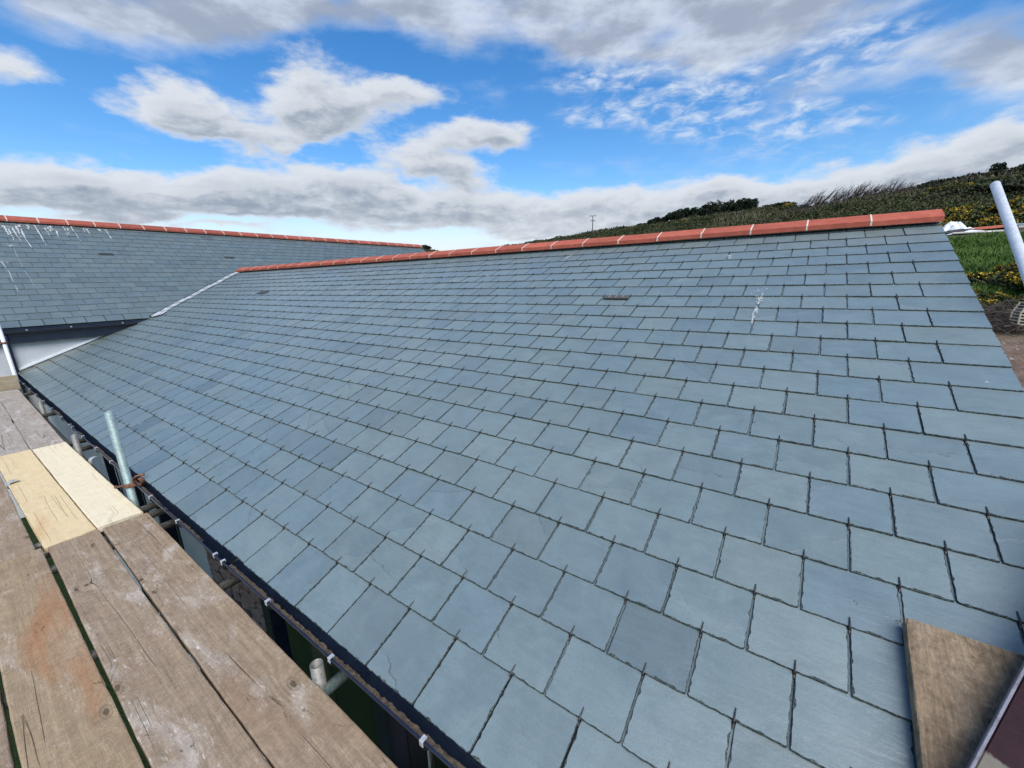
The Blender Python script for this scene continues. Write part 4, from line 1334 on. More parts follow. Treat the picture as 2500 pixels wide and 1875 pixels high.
# couplers
def coupler(label, loc, rotz, mat, open_second=True):
    root_ = empty('scaffold_coupler', loc, label=label, category='coupler')
    M0 = Matrix.Translation(Vector(loc)) @ Matrix.Rotation(rotz, 4, 'Z')

    def arc(cx, cy, cz, r, a0, a1, axis, w_=0.030, t_=0.006, n=16):
        v, f = [], []
        for i in range(n):
            a = a0 + (a1 - a0) * i / (n - 1)
            for (rr_, ww_) in ((r, -w_ / 2), (r + t_, -w_ / 2), (r + t_, w_ / 2), (r, w_ / 2)):
                p = (cx + rr_ * math.cos(a), cy + rr_ * math.sin(a), cz + ww_) if axis == 'z' else (cx + rr_ * math.cos(a), cy + ww_, cz + rr_ * math.sin(a))
                v.append(p)
        for i in range(n - 1):
            for k_ in range(4):
                f.append([i * 4 + k_, i * 4 + (k_ + 1) % 4, i * 4 + 4 + (k_ + 1) % 4, i * 4 + 4 + k_])
        f += [[0, 1, 2, 3], [n * 4 - 1, n * 4 - 2, n * 4 - 3, n * 4 - 4]]
        return v, f
    q_ = MB()
    q_.add(*arc(0, 0, 0, 0.0245, R(15), R(345), 'z'))
    q_.box((0.024, -0.012, -0.014), (0.046, 0.012, 0.014), None, 0, 0.003)
    q_.obj('band', mat, root_, M0, smooth=False)
    q_ = MB()
    q_.path([(-0.030, -0.016, 0.0), (-0.046, -0.03, 0.0), (-0.074, -0.036, -0.002)], 0.007, 8)
    q_.path([(-0.056, -0.034, 0.0), (-0.066, -0.036, 0.0)], 0.013, 6)
    q_.obj('bolt', mat, root_, M0)
    if open_second:
        q_ = MB()
        q_.add(*arc(0.077, 0.0, 0.024, 0.027, R(-150), R(65), 'y'))
        q_.add(*arc(0.077, 0.0, 0.030, 0.030, R(95), R(200), 'y'))
        q_.obj('open_band', mat, root_, M0)
        q_ = MB()
        q_.path([(0.062, 0.0, 0.064), (0.085, 0.0, 0.070), (0.112, 0.0, 0.074), (0.132, 0.0, 0.078)], 0.0065, 8)
        q_.path([(0.112, 0, 0.074), (0.126, 0, 0.077)], 0.012, 6)
        q_.obj('swing_bolt', mat, root_, M0)
    return root_


coupler('rusty coupler clamped round the upright, its free band hanging open', (PX, PY, -0.045), R(35), M_RUST)
coupler('small rusty coupler on the pale tube by the white wall', (-9.36, -0.11, 0.58), R(-60), M_RUST, False)

# ------------------------------------------------------------------ things lying on the roof
def on_roof_M(x, s, n, ang=0.0):
    return MROOF @ Matrix.Translation((x, s, n)) @ Matrix.Rotation(ang, 4, 'Z')


o = board('weathered crawl board lying up the slates at the lower right', 0, 1.55, 0, 0, 0.226, W_ROOF, 0, 'boards lying on the roof', 21)
MB_ = on_roof_M(1.118, 0.858 - 0.775, 0.046, R(90.8))
o.matrix_basis = MB_
WM[o.name] = MB_


def maroon():
    mt, T, fin = new_mat('worn_maroon_paint')
    tc = T.n('ShaderNodeTexCoord', out=None).outputs['Object']
    sx = T.n('ShaderNodeSeparateXYZ', {0: tc}, out=None)
    n = T.noise(tc, 26, 6, 0.7)
    n2 = T.noise(T.map(tc, scale=(60, 200, 200)), 1.0, 3, 0.6)
    worn = T.ss(T.math('ADD', sx.outputs[0], T.math('MULTIPLY', T.math('SUBTRACT', n, 0.5), 0.06)), -0.138, -0.146)
    c = T.mix(T.ss(n, 0.3, 0.7), (0.012, 0.0018, 0.005), (0.020, 0.003, 0.008))
    c = T.mix(T.ss(n2, 0.70, 0.76, 0, 0.55), c, (0.36, 0.33, 0.32))
    grey = T.mix(n, (0.10, 0.088, 0.070), (0.19, 0.172, 0.142))
    c = T.mix(worn, c, grey)
    fin(c, 0.5, n, 0.3, 0.003, spec=0.2)
    return mt


M_MAROON = maroon()
pA = np.array((1.092, 0.47, 0.225)); pB = np.array((1.232, 0.755, 0.352))
bar = empty('steel_bar', (1.16, 0.6, 0.33), label='maroon painted steel bar with worn grey end, lying across the crawl board', category='steel bar')
n_ = Vector((0, -math.sin(TH), math.cos(TH)))
dA = Vector(pB - pA).normalized()
sx_ = n_.cross(dA).normalized()
MBar = Matrix.Identity(4)
ctr = Vector((pA + pB) / 2) + n_ * 0.042 - sx_ * 0.024
for i in range(3):
    MBar[i][0] = dA[i]; MBar[i][1] = sx_[i]; MBar[i][2] = n_[i]; MBar[i][3] = ctr[i]
q = MB(); q.box((-0.40, -0.046, 0.0), (0.85, 0.040, 0.030), None, 0, 0.003)
q.obj('web', M_MAROON, bar, MBar)
q = MB(); q.box((-0.40, 0.0405, -0.008), (0.85, 0.047, 0.034), None, 0, 0.0015)
q.box((-0.40, -0.053, -0.008), (0.85, -0.0465, 0.034), None, 0, 0.0015)
q.obj('flange', simple('scuffed_grey_steel', (0.10, 0.10, 0.13), (0.22, 0.22, 0.26), 30, 0.5), bar, MBar)

# the sloping tube beyond the verge
p1 = np.array([1.582, 3.604, 1.871]); p2 = np.array([1.623, 2.75, 1.232])
d = (p2 - p1) / np.linalg.norm(p2 - p1)
tube('new pale galvanised tube sloping down past the verge at right', p1, p1 + d * 5.2, M_TUBE_PALE, n=28)

# ------------------------------------------------------------------ ground: one sheet to the horizon
RT = np.array([0, 4, 8, 11, 13, 16, 20, 26, 32, 40], float)
ZR = np.array([-2.6, -2.4, -1.45, -0.85, -0.44, 0.0, 0.75, 1.65, 2.40, 3.35])
ZL = np.array([-2.6, -2.6, -2.6, -2.6, -2.6, -2.3, -1.5, -0.4, 0.7, 2.0])
SKA = np.array([-100, -75, -60, -50, -46, -42, -37, -33, -28, -24, -16, -10, -6, 0, 3, 6, 9, 12, 14, 20, 30, 45, 60, 85, 110], float)
SKR = np.array([400, 350, 260, 210, 200, 190, 175, 165, 155, 150, 130, 115, 105, 90, 85, 85, 90, 96, 100, 108, 112, 120, 150, 220, 300], float)
SKE = np.array([-0.2, 0.6, 2.4, 3.7, 3.9, 3.2, 3.9, 4.5, 5.2, 5.6, 6.15, 6.5, 6.65, 6.8, 6.8, 6.75, 7.0, 7.35, 7.45, 7.9, 8.6, 8.6, 7.0, 2.5, -0.2])


def ground_z(az, r):
    """az in degrees from +y towards +x, seen from the camera's spot; r in metres"""
    az, r = np.asarray(az, float), np.asarray(r, float)
    k = np.clip((az + 4) / 8, 0, 1)
    near = np.interp(r, RT, ZR) * k + np.interp(r, RT, ZL) * (1 - k)
    back = np.clip((np.abs(az - 10) - 70) / 30, 0, 1)
    near = near * (1 - back) + (-2.6) * back
    rs = np.interp(az, SKA, SKR)
    zs = CAM[2] + rs * np.tan(np.radians(np.interp(az, SKA, SKE)))
    t = np.clip((r - 40) / (rs - 40), 0, 1)
    z40 = np.where(back >= 1, -2.6, near)
    far = z40 + (zs - z40) * (t * 0.8 + 0.2 * t * t * (3 - 2 * t))
    z = np.where(r > 40, far, near)
    z = z * 1.0
    over = np.clip((r - rs - 30) / 800, 0, 1)
    z = np.where(r > rs, zs + (-4 - zs) * over, z)
    return z


def spot(az, r):
    a = np.radians(az)
    z = ground_z(az, r)
    return np.stack([CAM[0] + r * np.sin(a), CAM[1] + r * np.cos(a), z], -1)


def bumps(x, y, r):
    a = np.clip((r - 14) / 40, 0, 1)
    return a * (0.9 * (hash_noise(x / 9, y / 9, 1) - 0.5) + 0.5 * (hash_noise(x / 3.1, y / 3.1, 2) - 0.5)) + np.clip((r - 7) / 6, 0, 1) * 0.12 * (hash_noise(x / 0.9, y / 0.9, 3) - 0.5)


azs = np.concatenate([np.linspace(-180, -60, 50), np.linspace(-59, 40, 260), np.linspace(42, 180, 58)])
rs_ = np.concatenate([np.linspace(0.4, 7, 10), np.linspace(7.5, 60, 150), np.geomspace(61, 260, 110), np.geomspace(270, 5000, 30)])
A, RR = np.meshgrid(azs, rs_)
XYZ = spot(A, RR)
XYZ[..., 2] += bumps(XYZ[..., 0], XYZ[..., 1], RR) * np.clip((260 - RR) / 100, 0, 1)
na = len(azs)
idx = np.arange(A.size).reshape(A.shape)
F = np.stack([idx[:-1, :-1], idx[:-1, 1:], idx[1:, 1:], idx[1:, :-1]], -1).reshape(-1, 4)
F = np.concatenate([F, np.stack([idx[:-1, -1], idx[:-1, 0], idx[1:, 0], idx[1:, -1]], -1)])
V = XYZ.reshape(-1, 3)
V = np.concatenate([V, [[CAM[0], CAM[1], -2.6]]])
F0 = np.stack([np.full(na, len(V) - 1), np.roll(np.arange(na), -1), np.arange(na), np.arange(na)], -1)


def ground_material():
    mt, T, fin = new_mat('ground_cover')
    ge = T.n('ShaderNodeNewGeometry', out=None)
    p = ge.outputs['Position']
    rel = T.vmath('SUBTRACT', p, (CAM[0], CAM[1], 0))
    rel = T.vmath('MULTIPLY', rel, (1, 1, 0))
    r = T.n('ShaderNodeVectorMath', {0: rel}, out=1, operation='LENGTH')
    n = T.noise(p, 0.5, 6, 0.65)
    n2 = T.noise(p, 3.5, 6, 0.65)
    n3 = T.noise(p, 22.0, 4, 0.7)
    soil = T.ramp(T.math('ADD', T.math('MULTIPLY', n2, 0.6), T.math('MULTIPLY', n3, 0.4)), [(0.3, (0.075, 0.052, 0.038)), (0.5, (0.155, 0.108, 0.08)), (0.62, (0.22, 0.165, 0.13)), (0.72, (0.40, 0.35, 0.31))])
    grass = T.ramp(T.math('ADD', T.math('MULTIPLY', n2, 0.5), T.math('MULTIPLY', n3, 0.5)), [(0.3, (0.022, 0.050, 0.010)), (0.5, (0.050, 0.100, 0.018)), (0.7, (0.11, 0.14, 0.045))])
    scrub = T.ramp(T.math('ADD', T.math('MULTIPLY', n, 0.6), T.math('MULTIPLY', n2, 0.4)), [(0.3, (0.016, 0.026, 0.010)), (0.5, (0.040, 0.052, 0.020)), (0.6, (0.062, 0.056, 0.030)), (0.72, (0.055, 0.085, 0.022))])
    rn = T.math('ADD', r, T.math('MULTIPLY', T.math('SUBTRACT', n2, 0.5), 5.0))
    c = T.mix(T.ss(rn, 14.0, 17.5), soil, grass)
    c = T.mix(T.ss(rn, 38.5, 41), c, scrub)
    strip = T.math('MULTIPLY', T.ss(rn, 34.5, 36.0), T.ss(rn, 41, 39.5))
    c = T.mix(T.math('MULTIPLY', strip, 0.8), c, (0.12, 0.10, 0.075))
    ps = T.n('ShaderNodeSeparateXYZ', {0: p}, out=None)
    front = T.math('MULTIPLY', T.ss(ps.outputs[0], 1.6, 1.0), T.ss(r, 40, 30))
    c = T.mix(front, c, T.mix(n2, (0.008, 0.018, 0.006), (0.022, 0.042, 0.012)))  # near grass, with the shade beside the building put into its colour
    fin(c, 0.95, T.math('ADD', n2, T.math('MULTIPLY', n3, 0.4)), 0.9, 0.08, spec=0.15)
    return mt


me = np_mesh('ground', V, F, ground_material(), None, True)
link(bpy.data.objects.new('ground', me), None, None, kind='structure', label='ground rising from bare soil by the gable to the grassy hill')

# ------------------------------------------------------------------ vegetation
def leaf_cloud(P, size, up=0.3, n3=3, flat=0.0, rngg=nr):
    """one small triangle per point of P, random orientation; returns verts, faces"""
    n = len(P)
    a = rngg.normal(size=(n, 3)); a[:, 2] *= (1 - flat)
    a /= np.linalg.norm(a, axis=1, keepdims=True)
    b_ = rngg.normal(size=(n, 3)) + np.array([0, 0, up])
    b_ -= a * (a * b_).sum(1, keepdims=True)
    b_ /= np.linalg.norm(b_, axis=1, keepdims=True)
    s_ = size if np.ndim(size) else np.full(n, size)
    s_ = s_[:, None] * rngg.uniform(0.6, 1.4, (n, 1))
    v = np.stack([P - a * s_ * 0.5 - b_ * s_ * 0.3, P + a * s_ * 0.5 - b_ * s_ * 0.3, P + b_ * s_ * 0.7], 1)
    return v.reshape(-1, 3), np.arange(3 * n).reshape(-1, 3)


def dome_points(n, rx, ry, rz, lumps, rngg=nr, shell=0.55):
    """points in an uneven dome built of several lumps"""
    L = []
    for _ in range(lumps):
        a = rngg.uniform(0, 2 * np.pi)
        q_ = np.sqrt(rngg.uniform(0, 1)) * 0.75
        h = rngg.uniform(0.45, 1.0) * (1 - 0.45 * q_ * q_)
        L.append((rx * q_ * np.cos(a), ry * q_ * np.sin(a), h, rngg.uniform(0.25, 0.48)))
    out = []
    while sum(len(o) for o in out) < n:
        k_ = rngg.integers(0, lumps, n)
        l = np.array(L)[k_]
        d_ = rngg.normal(size=(n, 3)); d_ /= np.linalg.norm(d_, axis=1, keepdims=True)
        rad = l[:, 3:4] * (shell + (1 - shell) * rngg.uniform(0, 1, (n, 1)) ** 0.5)
        p_ = np.stack([l[:, 0], l[:, 1], l[:, 2] * rz * 0.62], 1) + d_ * rad * np.array([rx, ry, rz * 0.8])
        out.append(p_[p_[:, 2] > -0.02])
    return np.concatenate(out)[:n]


M_GORSE = leaf_material('gorse_spines', [(0.0, (0.012, 0.020, 0.006)), (0.4, (0.030, 0.045, 0.012)), (0.75, (0.058, 0.070, 0.020)), (1.0, (0.10, 0.095, 0.035))])
M_FLOWER = leaf_material('gorse_flower', [(0.0, (0.22, 0.13, 0.008)), (0.5, (0.42, 0.26, 0.010)), (1.0, (0.60, 0.42, 0.03))])
M_BARK = simple('grey_brown_twig', (0.075, 0.06, 0.05), (0.16, 0.135, 0.115), 14, 0.9)
M_TWIG = leaf_material('bare_twigs', [(0.0, (0.045, 0.036, 0.032)), (0.5, (0.085, 0.066, 0.056)), (1.0, (0.14, 0.115, 0.10))])
M_DARKLEAF = leaf_material('dark_evergreen', [(0.0, (0.004, 0.010, 0.006)), (0.5, (0.011, 0.022, 0.011)), (1.0, (0.028, 0.046, 0.018))])
M_SCRUB = leaf_material('hill_scrub', [(0.0, (0.009, 0.014, 0.006)), (0.25, (0.020, 0.031, 0.010)), (0.5, (0.044, 0.054, 0.019)), (0.7, (0.064, 0.053, 0.032)), (0.85, (0.046, 0.078, 0.017)), (1.0, (0.13, 0.115, 0.068))], 0.85, 0.14)
M_GRASS = leaf_material('field_grass', [(0.0, (0.026, 0.058, 0.010)), (0.4, (0.062, 0.120, 0.020)), (0.8, (0.115, 0.175, 0.040)), (1.0, (0.21, 0.205, 0.09))], 0.8, 0.5)
M_STRAW = leaf_material('dead_stalk', [(0.0, (0.10, 0.08, 0.055)), (1.0, (0.24, 0.20, 0.14))])


def stems(n, rx, ry, rz, r0, rngg):
    b_ = MB()
    for _ in range(n):
        a = rngg.uniform(0, 2 * np.pi); q_ = rngg.uniform(0.2, 0.8)
        e = (rx * q_ * math.cos(a), ry * q_ * math.sin(a), rz * rngg.uniform(0.4, 0.75))
        b_.path([(e[0] * 0.1, e[1] * 0.1, -0.08), (e[0] * 0.5, e[1] * 0.5, e[2] * 0.55), e], r0, 4, rs=[r0, r0 * 0.7, r0 * 0.3])
    return b_


GV = []
for k in range(4):
    g_ = np.random.default_rng(40 + k)
    P = dome_points(3400, 1.0, 0.9, 0.85, 11, g_)
    cv, cf = leaf_cloud(P, 0.085, 0.8, rngg=g_)
    top = P[np.argsort(-(P[:, 2] + 0.35 * np.linalg.norm(P[:, :2], axis=1) + g_.normal(size=len(P)) * 0.14))[:900]]
    ctr = top[g_.integers(0, len(top), 55)]
    dd = np.min(np.linalg.norm(top[:, None, :] - ctr[None], axis=2), 1)
    top = top[dd < 0.105]
    fv, ff = leaf_cloud(np.repeat(top, 2, 0) + g_.normal(size=(2 * len(top), 3)) * 0.025 + np.array([0, 0, 0.02]), 0.055, 0.5, rngg=g_)
    GV.append((np_mesh('crown', cv, cf, M_GORSE), np_mesh('flowers', fv, ff, M_FLOWER), stems(14, 0.9, 0.8, 0.7, 0.03, g_).mesh('stems', M_BARK)))


def gorse(label, az, r, size, group, k=0, flowers=True, squash=1.0):
    p = spot(az, r)
    root_ = empty('gorse_bush', p + np.array([0, 0, -0.05 * size]), label=label, category='bush', group=group)
    M = Matrix.Translation(Vector(p) + Vector((0, 0, -0.08 * size))) @ Matrix.Rotation(rnd.uniform(0, 6.28), 4, 'Z') @ Matrix.Diagonal((size, size, size * squash, 1))
    link(bpy.data.objects.new('crown', GV[k % 4][0]), root_, M)
    link(bpy.data.objects.new('stems', GV[k % 4][2]), root_, M, kind='stuff')
    if flowers:
        link(bpy.data.objects.new('flowers', GV[k % 4][1]), root_, M, kind='stuff')


GB = 'gorse bushes in the field'
gorse('bright yellow gorse bush in the grass, left of the sloping pale tube', 14.1, 20.0, 0.95, GB, 0, True, 0.9)
gorse('yellow gorse bush half behind the sloping pale tube', 16.2, 19.2, 0.85, GB, 1)
gorse('low gorse bush hard against the verge of the slate roof', 12.6, 18.0, 0.75, GB, 2, True, 0.75)
gorse('gorse bush just above the brushwood heap', 13.9, 17.2, 0.70, GB, 3, True, 0.8)
gorse('greenish gorse bush above the brushwood, nearest the cream crate', 15.0, 17.6, 0.6, GB, 1, True, 0.8)
gorse('tall yellow gorse bush topmost of those left of the tube', 15.6, 21.2, 0.8, GB, 2, True, 1.15)
GL = 'gorse bushes in the thicket above the tarpaulin'
gt = [(9.3, 41.5, 1.5), (10.3, 41.0, 1.3), (11.3, 42.5, 1.8), (12.2, 41.2, 1.4), (12.9, 42.2, 1.7), (13.8, 41.4, 1.4), (14.8, 42.5, 1.9), (16.0, 42.0, 1.7), (17.2, 43.0, 1.9), (18.6, 42.0, 1.8),
      (9.0, 45.5, 1.9), (10.2, 46.0, 2.0), (11.5, 46.5, 1.9), (12.8, 46.2, 2.0), (14.0, 47.0, 2.1), (15.4, 46.6, 2.0), (16.8, 47.5, 2.2), (13.0, 51.5, 1.8), (14.8, 52.5, 1.9), (16.4, 53.0, 2.1), (17.8, 54.0, 2.0), (10.6, 51.0, 1.6), (11.8, 52.0, 1.5)]
ORD = ['first', 'second', 'third', 'fourth', 'fifth', 'sixth', 'seventh', 'eighth', 'ninth', 'tenth', 'eleventh']
rows = {'lowest': [], 'middle': [], 'uppermost': []}
for g__ in gt:
    rows['lowest' if g__[1] < 44 else 'middle' if g__[1] < 50 else 'uppermost'].append(g__)
i = 0
for row, lst_ in rows.items():
    for q_, (a, r_, s_) in enumerate(sorted(lst_)):
        fl_ = i % 3 != 1
        gorse(ORD[q_] + (' bush, flowering' if fl_ else ' bush, flowerless') + ', from the left in the ' + row + ' row of the gorse thicket', a, r_, s_, GL, i, fl_)
        i += 1
for a, r_, s_, lab in ((-13.3, 108, 1.9, 'lone yellow gorse bush showing just above the middle of the terracotta ridge'), (-2.6, 92, 2.0, 'yellowish gorse bush at the right end of the dark tree row'), (9.9, 74, 2.2, 'small yellow gorse patch high on the slope left of the sloping tube'), (-19.5, 118, 1.5, 'small green bush low on the left part of the hill')):
    gorse(lab, a, r_, s_, 'single gorse bushes on the hill', int(r_), True)


def ridge_el(az):
    """lowest elevation that clears the roofs, by azimuth"""
    return np.interp(az, [-50, -33, -24, -16, -6, 3, 9, 9.6, 12, 30], [3.3, 4.6, 5.2, 5.6, 5.9, 5.6, 5.4, -4, -7, -9])


def scatter(az0, az1, r0, r1, n, seed, margin=0.7):
    g_ = np.random.default_rng(seed)
    az = g_.uniform(az0, az1, n)
    r = np.sqrt(g_.uniform(0, 1, n)) * (r1 - r0) + r0 if np.isscalar(r1) else None
    rsk = np.interp(az, SKA, SKR)
    r = r0 + (np.minimum(rsk + 3, r1) - r0) * g_.uniform(0, 1, n) ** 0.8
    p = spot(az, r)
    p[:, 2] += bumps(p[:, 0], p[:, 1], r)
    el = np.degrees(np.arctan2(p[:, 2] - CAM[2], r))
    ok = el > ridge_el(az) - margin
    return p[ok], r[ok], az[ok], g_


def clumps(P, rad, h, per, size, g_):
    n = len(P)
    d_ = g_.normal(size=(n, per, 3))
    d_ /= np.linalg.norm(d_, axis=2, keepdims=True)
    d_ *= g_.uniform(0.3, 1, (n, per, 1)) ** 0.5
    d_[..., 2] = np.abs(d_[..., 2])
    sc_ = np.broadcast_to(np.asarray(rad), (n,))[:, None, None] * np.ones(3)
    sc_ = sc_.copy(); sc_[..., 2] = np.broadcast_to(np.asarray(h), (n,))[:, None]
    return (P[:, None, :] + d_ * sc_).reshape(-1, 3)


# heath and scrub over the hill: one mass
P, r_, az_, g_ = scatter(-52, 34, 48, 230, 21000, 3, 3.5)
hgt = 0.25 + 1.1 * hash_noise(P[:, 0] / 6, P[:, 1] / 6, 7) ** 2
Q = clumps(P, g_.uniform(0.5, 1.1, len(P)), hgt, 8, 0.3, g_)
v, f = leaf_cloud(Q, np.repeat(np.clip(r_ / 330, 0.12, 0.5), 8), 0.9, rngg=g_)
link(bpy.data.objects.new('scrub', np_mesh('scrub', v, f, M_SCRUB)), None, None, kind='stuff', label='mixed heath and scrub covering the hillside', category='scrub')
P, r_, az_, g_ = scatter(6, 34, 42, 62, 2600, 5)
Q = clumps(P, g_.uniform(0.4, 0.9, len(P)), g_.uniform(0.2, 0.8, len(P)), 9, 0.2, g_)
v, f = leaf_cloud(Q, 0.16, 0.9, rngg=g_)
link(bpy.data.objects.new('undergrowth', np_mesh('undergrowth', v, f, M_SCRUB)), None, None, kind='stuff', label='low undergrowth between the gorse bushes', category='undergrowth')


def blades(P, h, w, g_, lean=0.4):
    n = len(P)
    a = g_.uniform(0, 2 * np.pi, n)
    dx = np.stack([np.cos(a), np.sin(a), np.zeros(n)], 1) * (w * 0.5)[:, None]
    t = np.stack([g_.normal(size=n) * lean, g_.normal(size=n) * lean, np.ones(n)], 1) * h[:, None]
    return np.stack([P - dx, P + dx, P + t], 1).reshape(-1, 3), np.arange(3 * n).reshape(-1, 3)


# grass of the field
P, r_, az_, g_ = scatter(6.5, 36, 15.2, 38.5, 70000, 6)
pt_ = hash_noise(P[:, 0] / 0.8, P[:, 1] / 0.8, 5)
keep = (r_ > 15.5 + 3.0 * hash_noise(P[:, 0] / 1.2, P[:, 1] / 1.2, 6)) & (r_ < 35.5 + 1.5 * pt_)
P, r_, pt_ = P[keep], r_[keep], pt_[keep]
v, f = blades(P, g_.uniform(0.08, 0.26, len(P)) * (0.6 + 0.8 * pt_), 0.02 + r_ * 0.0011, g_, 0.6)
link(bpy.data.objects.new('grass', np_mesh('grass', v, f, M_GRASS)), None, None, kind='stuff', label='rough green grass of the field beyond the gable', category='grass')
# pale dead grass and bracken stalks on the brow
P, r_, az_, g_ = scatter(-37, 14, 70, 170, 30000, 8)
rsk = np.interp(az_, SKA, SKR)
keep = (np.abs(az_ + 1) < 9) & (g_.uniform(size=len(P)) < 0.35) | (rsk - r_ < 4) & (g_.uniform(size=len(P)) < 0.9)
P, r_ = P[keep], r_[keep]
v, f = blades(P, g_.uniform(0.3, 1.1, len(P)), 0.03 + r_ * 0.0005, g_, 0.35)
link(bpy.data.objects.new('dead_grass', np_mesh('dead_grass', v, f, M_STRAW)), None, None, kind='stuff', label='pale dead grass and stalks along the brow of the hill', category='grass')


# bare windswept shrubs
def bare_shrub(label, az, r, h, w, lean, seed, dense=70, group='bare shrubs on the skyline'):
    g_ = random.Random(seed)
    p = spot(az, r)
    root_ = empty('bare_shrub', p, label=label, category='shrub', group=group)
    b_ = MB(); t_ = MB()
    side = Vector((math.cos(R(az)), -math.sin(R(az)), 0))
    fwd = Vector((math.sin(R(az)), math.cos(R(az)), 0))
    for _ in range(dense):
        x0 = g_.uniform(-w / 2, w / 2)
        hh = h * g_.uniform(0.5, 1.0) * (1 - 0.5 * (2 * x0 / w) ** 2)
        P_ = [side * x0 + fwd * g_.uniform(-0.8, 0.8) * w * 0.25 + Vector((0, 0, -0.2))]
        ln = lean * g_.uniform(0.4, 1.4)
        for s_ in (0.35, 0.7, 1.0):
            P_.append(P_[0] + side * (ln * hh * s_ ** 1.5 + g_.gauss(0, 0.06) * hh) + fwd * g_.gauss(0, 0.08) * hh + Vector((0, 0, hh * s_ * (1.0 - 0.1 * s_))))
        rr0 = 0.012 + r * 0.00022
        b_.path(P_, rr0, 3, rs=[rr0 * 1.3, rr0, rr0 * 0.8, rr0 * 0.4], cap=False)
        for _k in range(5):
            i_ = g_.choice((1, 2))
            q0 = P_[i_].lerp(P_[i_ + 1], g_.random())
            q1 = q0 + side * (abs(g_.gauss(0.25, 0.2)) * hh * 0.5 * (1 if lean > 0 else -1)) + fwd * g_.gauss(0, 0.1) * hh + Vector((0, 0, g_.uniform(0.02, 0.3) * hh))
            t_.path([q0, q0.lerp(q1, 0.5) + Vector((0, 0, 0.03)), q1], rr0 * 0.4, 3, rs=[rr0 * 0.55, rr0 * 0.45, rr0 * 0.25], cap=False)
    M = Matrix.Translation(Vector(p))
    b_.obj('branches', M_TWIG, root_, M)
    t_.obj('twigs', M_TWIG, root_, M)


bs = [(-1.9, 86, 1.2, 2.4, 'low bare shrub at the left end of the bare thicket'), (-0.7, 84, 2.3, 2.8, 'thin bare shrub, second from the left end of the bare thicket'), (0.5, 84, 2.6, 2.6, 'tall spindly bare shrub left of the middle of the bare thicket'),
      (1.7, 83, 2.3, 2.6, 'bare shrub with blurred fine twigs in the middle of the thicket'), (2.9, 82, 2.5, 2.6, 'bare shrub right of the middle of the thicket'), (4.1, 82, 2.2, 2.6, 'dense bare shrub beside the rounded dark one'), (5.3, 82, 2.4, 2.6, 'rounded dark bare shrub at the right end of the bare thicket'), (6.3, 82, 1.9, 2.2, 'short bare shrub closing the right end of the thicket')]
for i, (a, r_, h_, w_, lab) in enumerate(bs):
    bare_shrub(lab, a, r_, h_ * 1.25, w_, 0.45, 50 + i, 46 if i < 4 else 80)

# the dark windswept trees on the brow, each with trunk and crown
def tree(label, az, r, h, w, seed, group, lean=0.25, dense=2200, size=0.32, name='windswept_tree', depth=0.8, mat=None):
    g_ = np.random.default_rng(seed)
    p = spot(az, r)
    root_ = empty(name, p, label=label, category='tree', group=group)
    side = np.array([math.cos(R(az)), -math.sin(R(az)), 0.0]); fwd = np.array([math.sin(R(az)), math.cos(R(az)), 0.0])
    P_ = dome_points(dense, w / 2, w / 2 * depth, h * 0.85, 9, g_, 0.3)
    Q_ = P_[:, :1] * side + P_[:, 1:2] * fwd + P_[:, 2:] * np.array([0, 0, 1]) + side * (P_[:, 2:] * lean) + np.array([0, 0, h * 0.16])
    v, f = leaf_cloud(Q_, size, 0.3, rngg=g_)
    M = Matrix.Translation(Vector(p))
    link(bpy.data.objects.new('crown', np_mesh('crown', v, f, mat or M_DARKLEAF)), root_, M)
    b_ = MB()
    r0 = h * 0.035
    b_.path([(0, 0, -0.4), tuple(side * lean * h * 0.15 + np.array([0, 0, h * 0.25])), tuple(side * lean * h * 0.4 + np.array([0, 0, h * 0.55]))], r0, 7, rs=[r0 * 1.3, r0, r0 * 0.5])
    for _ in range(5):
        a = g_.uniform(0, 6.28)
        q0 = side * lean * h * 0.15 + np.array([0, 0, h * g_.uniform(0.2, 0.4)])
        q1 = q0 + (side * math.cos(a) + fwd * math.sin(a)) * w * 0.3 + np.array([0, 0, h * 0.25])
        b_.path([tuple(q0), tuple(q1)], r0 * 0.4, 5, rs=[r0 * 0.5, r0 * 0.2])
    b_.obj('trunk', M_BARK, root_, M)


tr = [(-18.0, 128, 1.3, 3.0, 'low dark bush at the left end of the tree row on the brow'), (-16.5, 126, 2.1, 3.6, 'first dark tree of the row from the left, low and rounded'), (-14.9, 125, 3.0, 3.8, 'dark sloping tree, second of the row from the left'),
      (-13.4, 124, 3.5, 3.8, 'dark tree third of the row from the left'), (-11.9, 122, 3.8, 3.6, 'dark tree with flat top in the middle of the row'), (-10.5, 121, 3.9, 3.6, 'dark tree just right of the middle of the row'),
      (-9.1, 119, 4.0, 3.4, 'dark tree third from the right of the row'), (-7.8, 117, 4.2, 3.2, 'dark tree second from the right of the row'), (-6.5, 115, 4.2, 2.9, 'ragged dark tree at the right end of the row, leaning right')]
for i, (a, r_, h_, w_, lab) in enumerate(tr):
    tree(lab, a, r_, h_ * 1.25, w_ * 1.5, 70 + i, 'dark trees on the brow', 0.18, 3000)
M_OLIVE = leaf_material('olive_thicket', [(0.0, (0.010, 0.014, 0.007)), (0.5, (0.028, 0.033, 0.014)), (1.0, (0.06, 0.06, 0.028))])
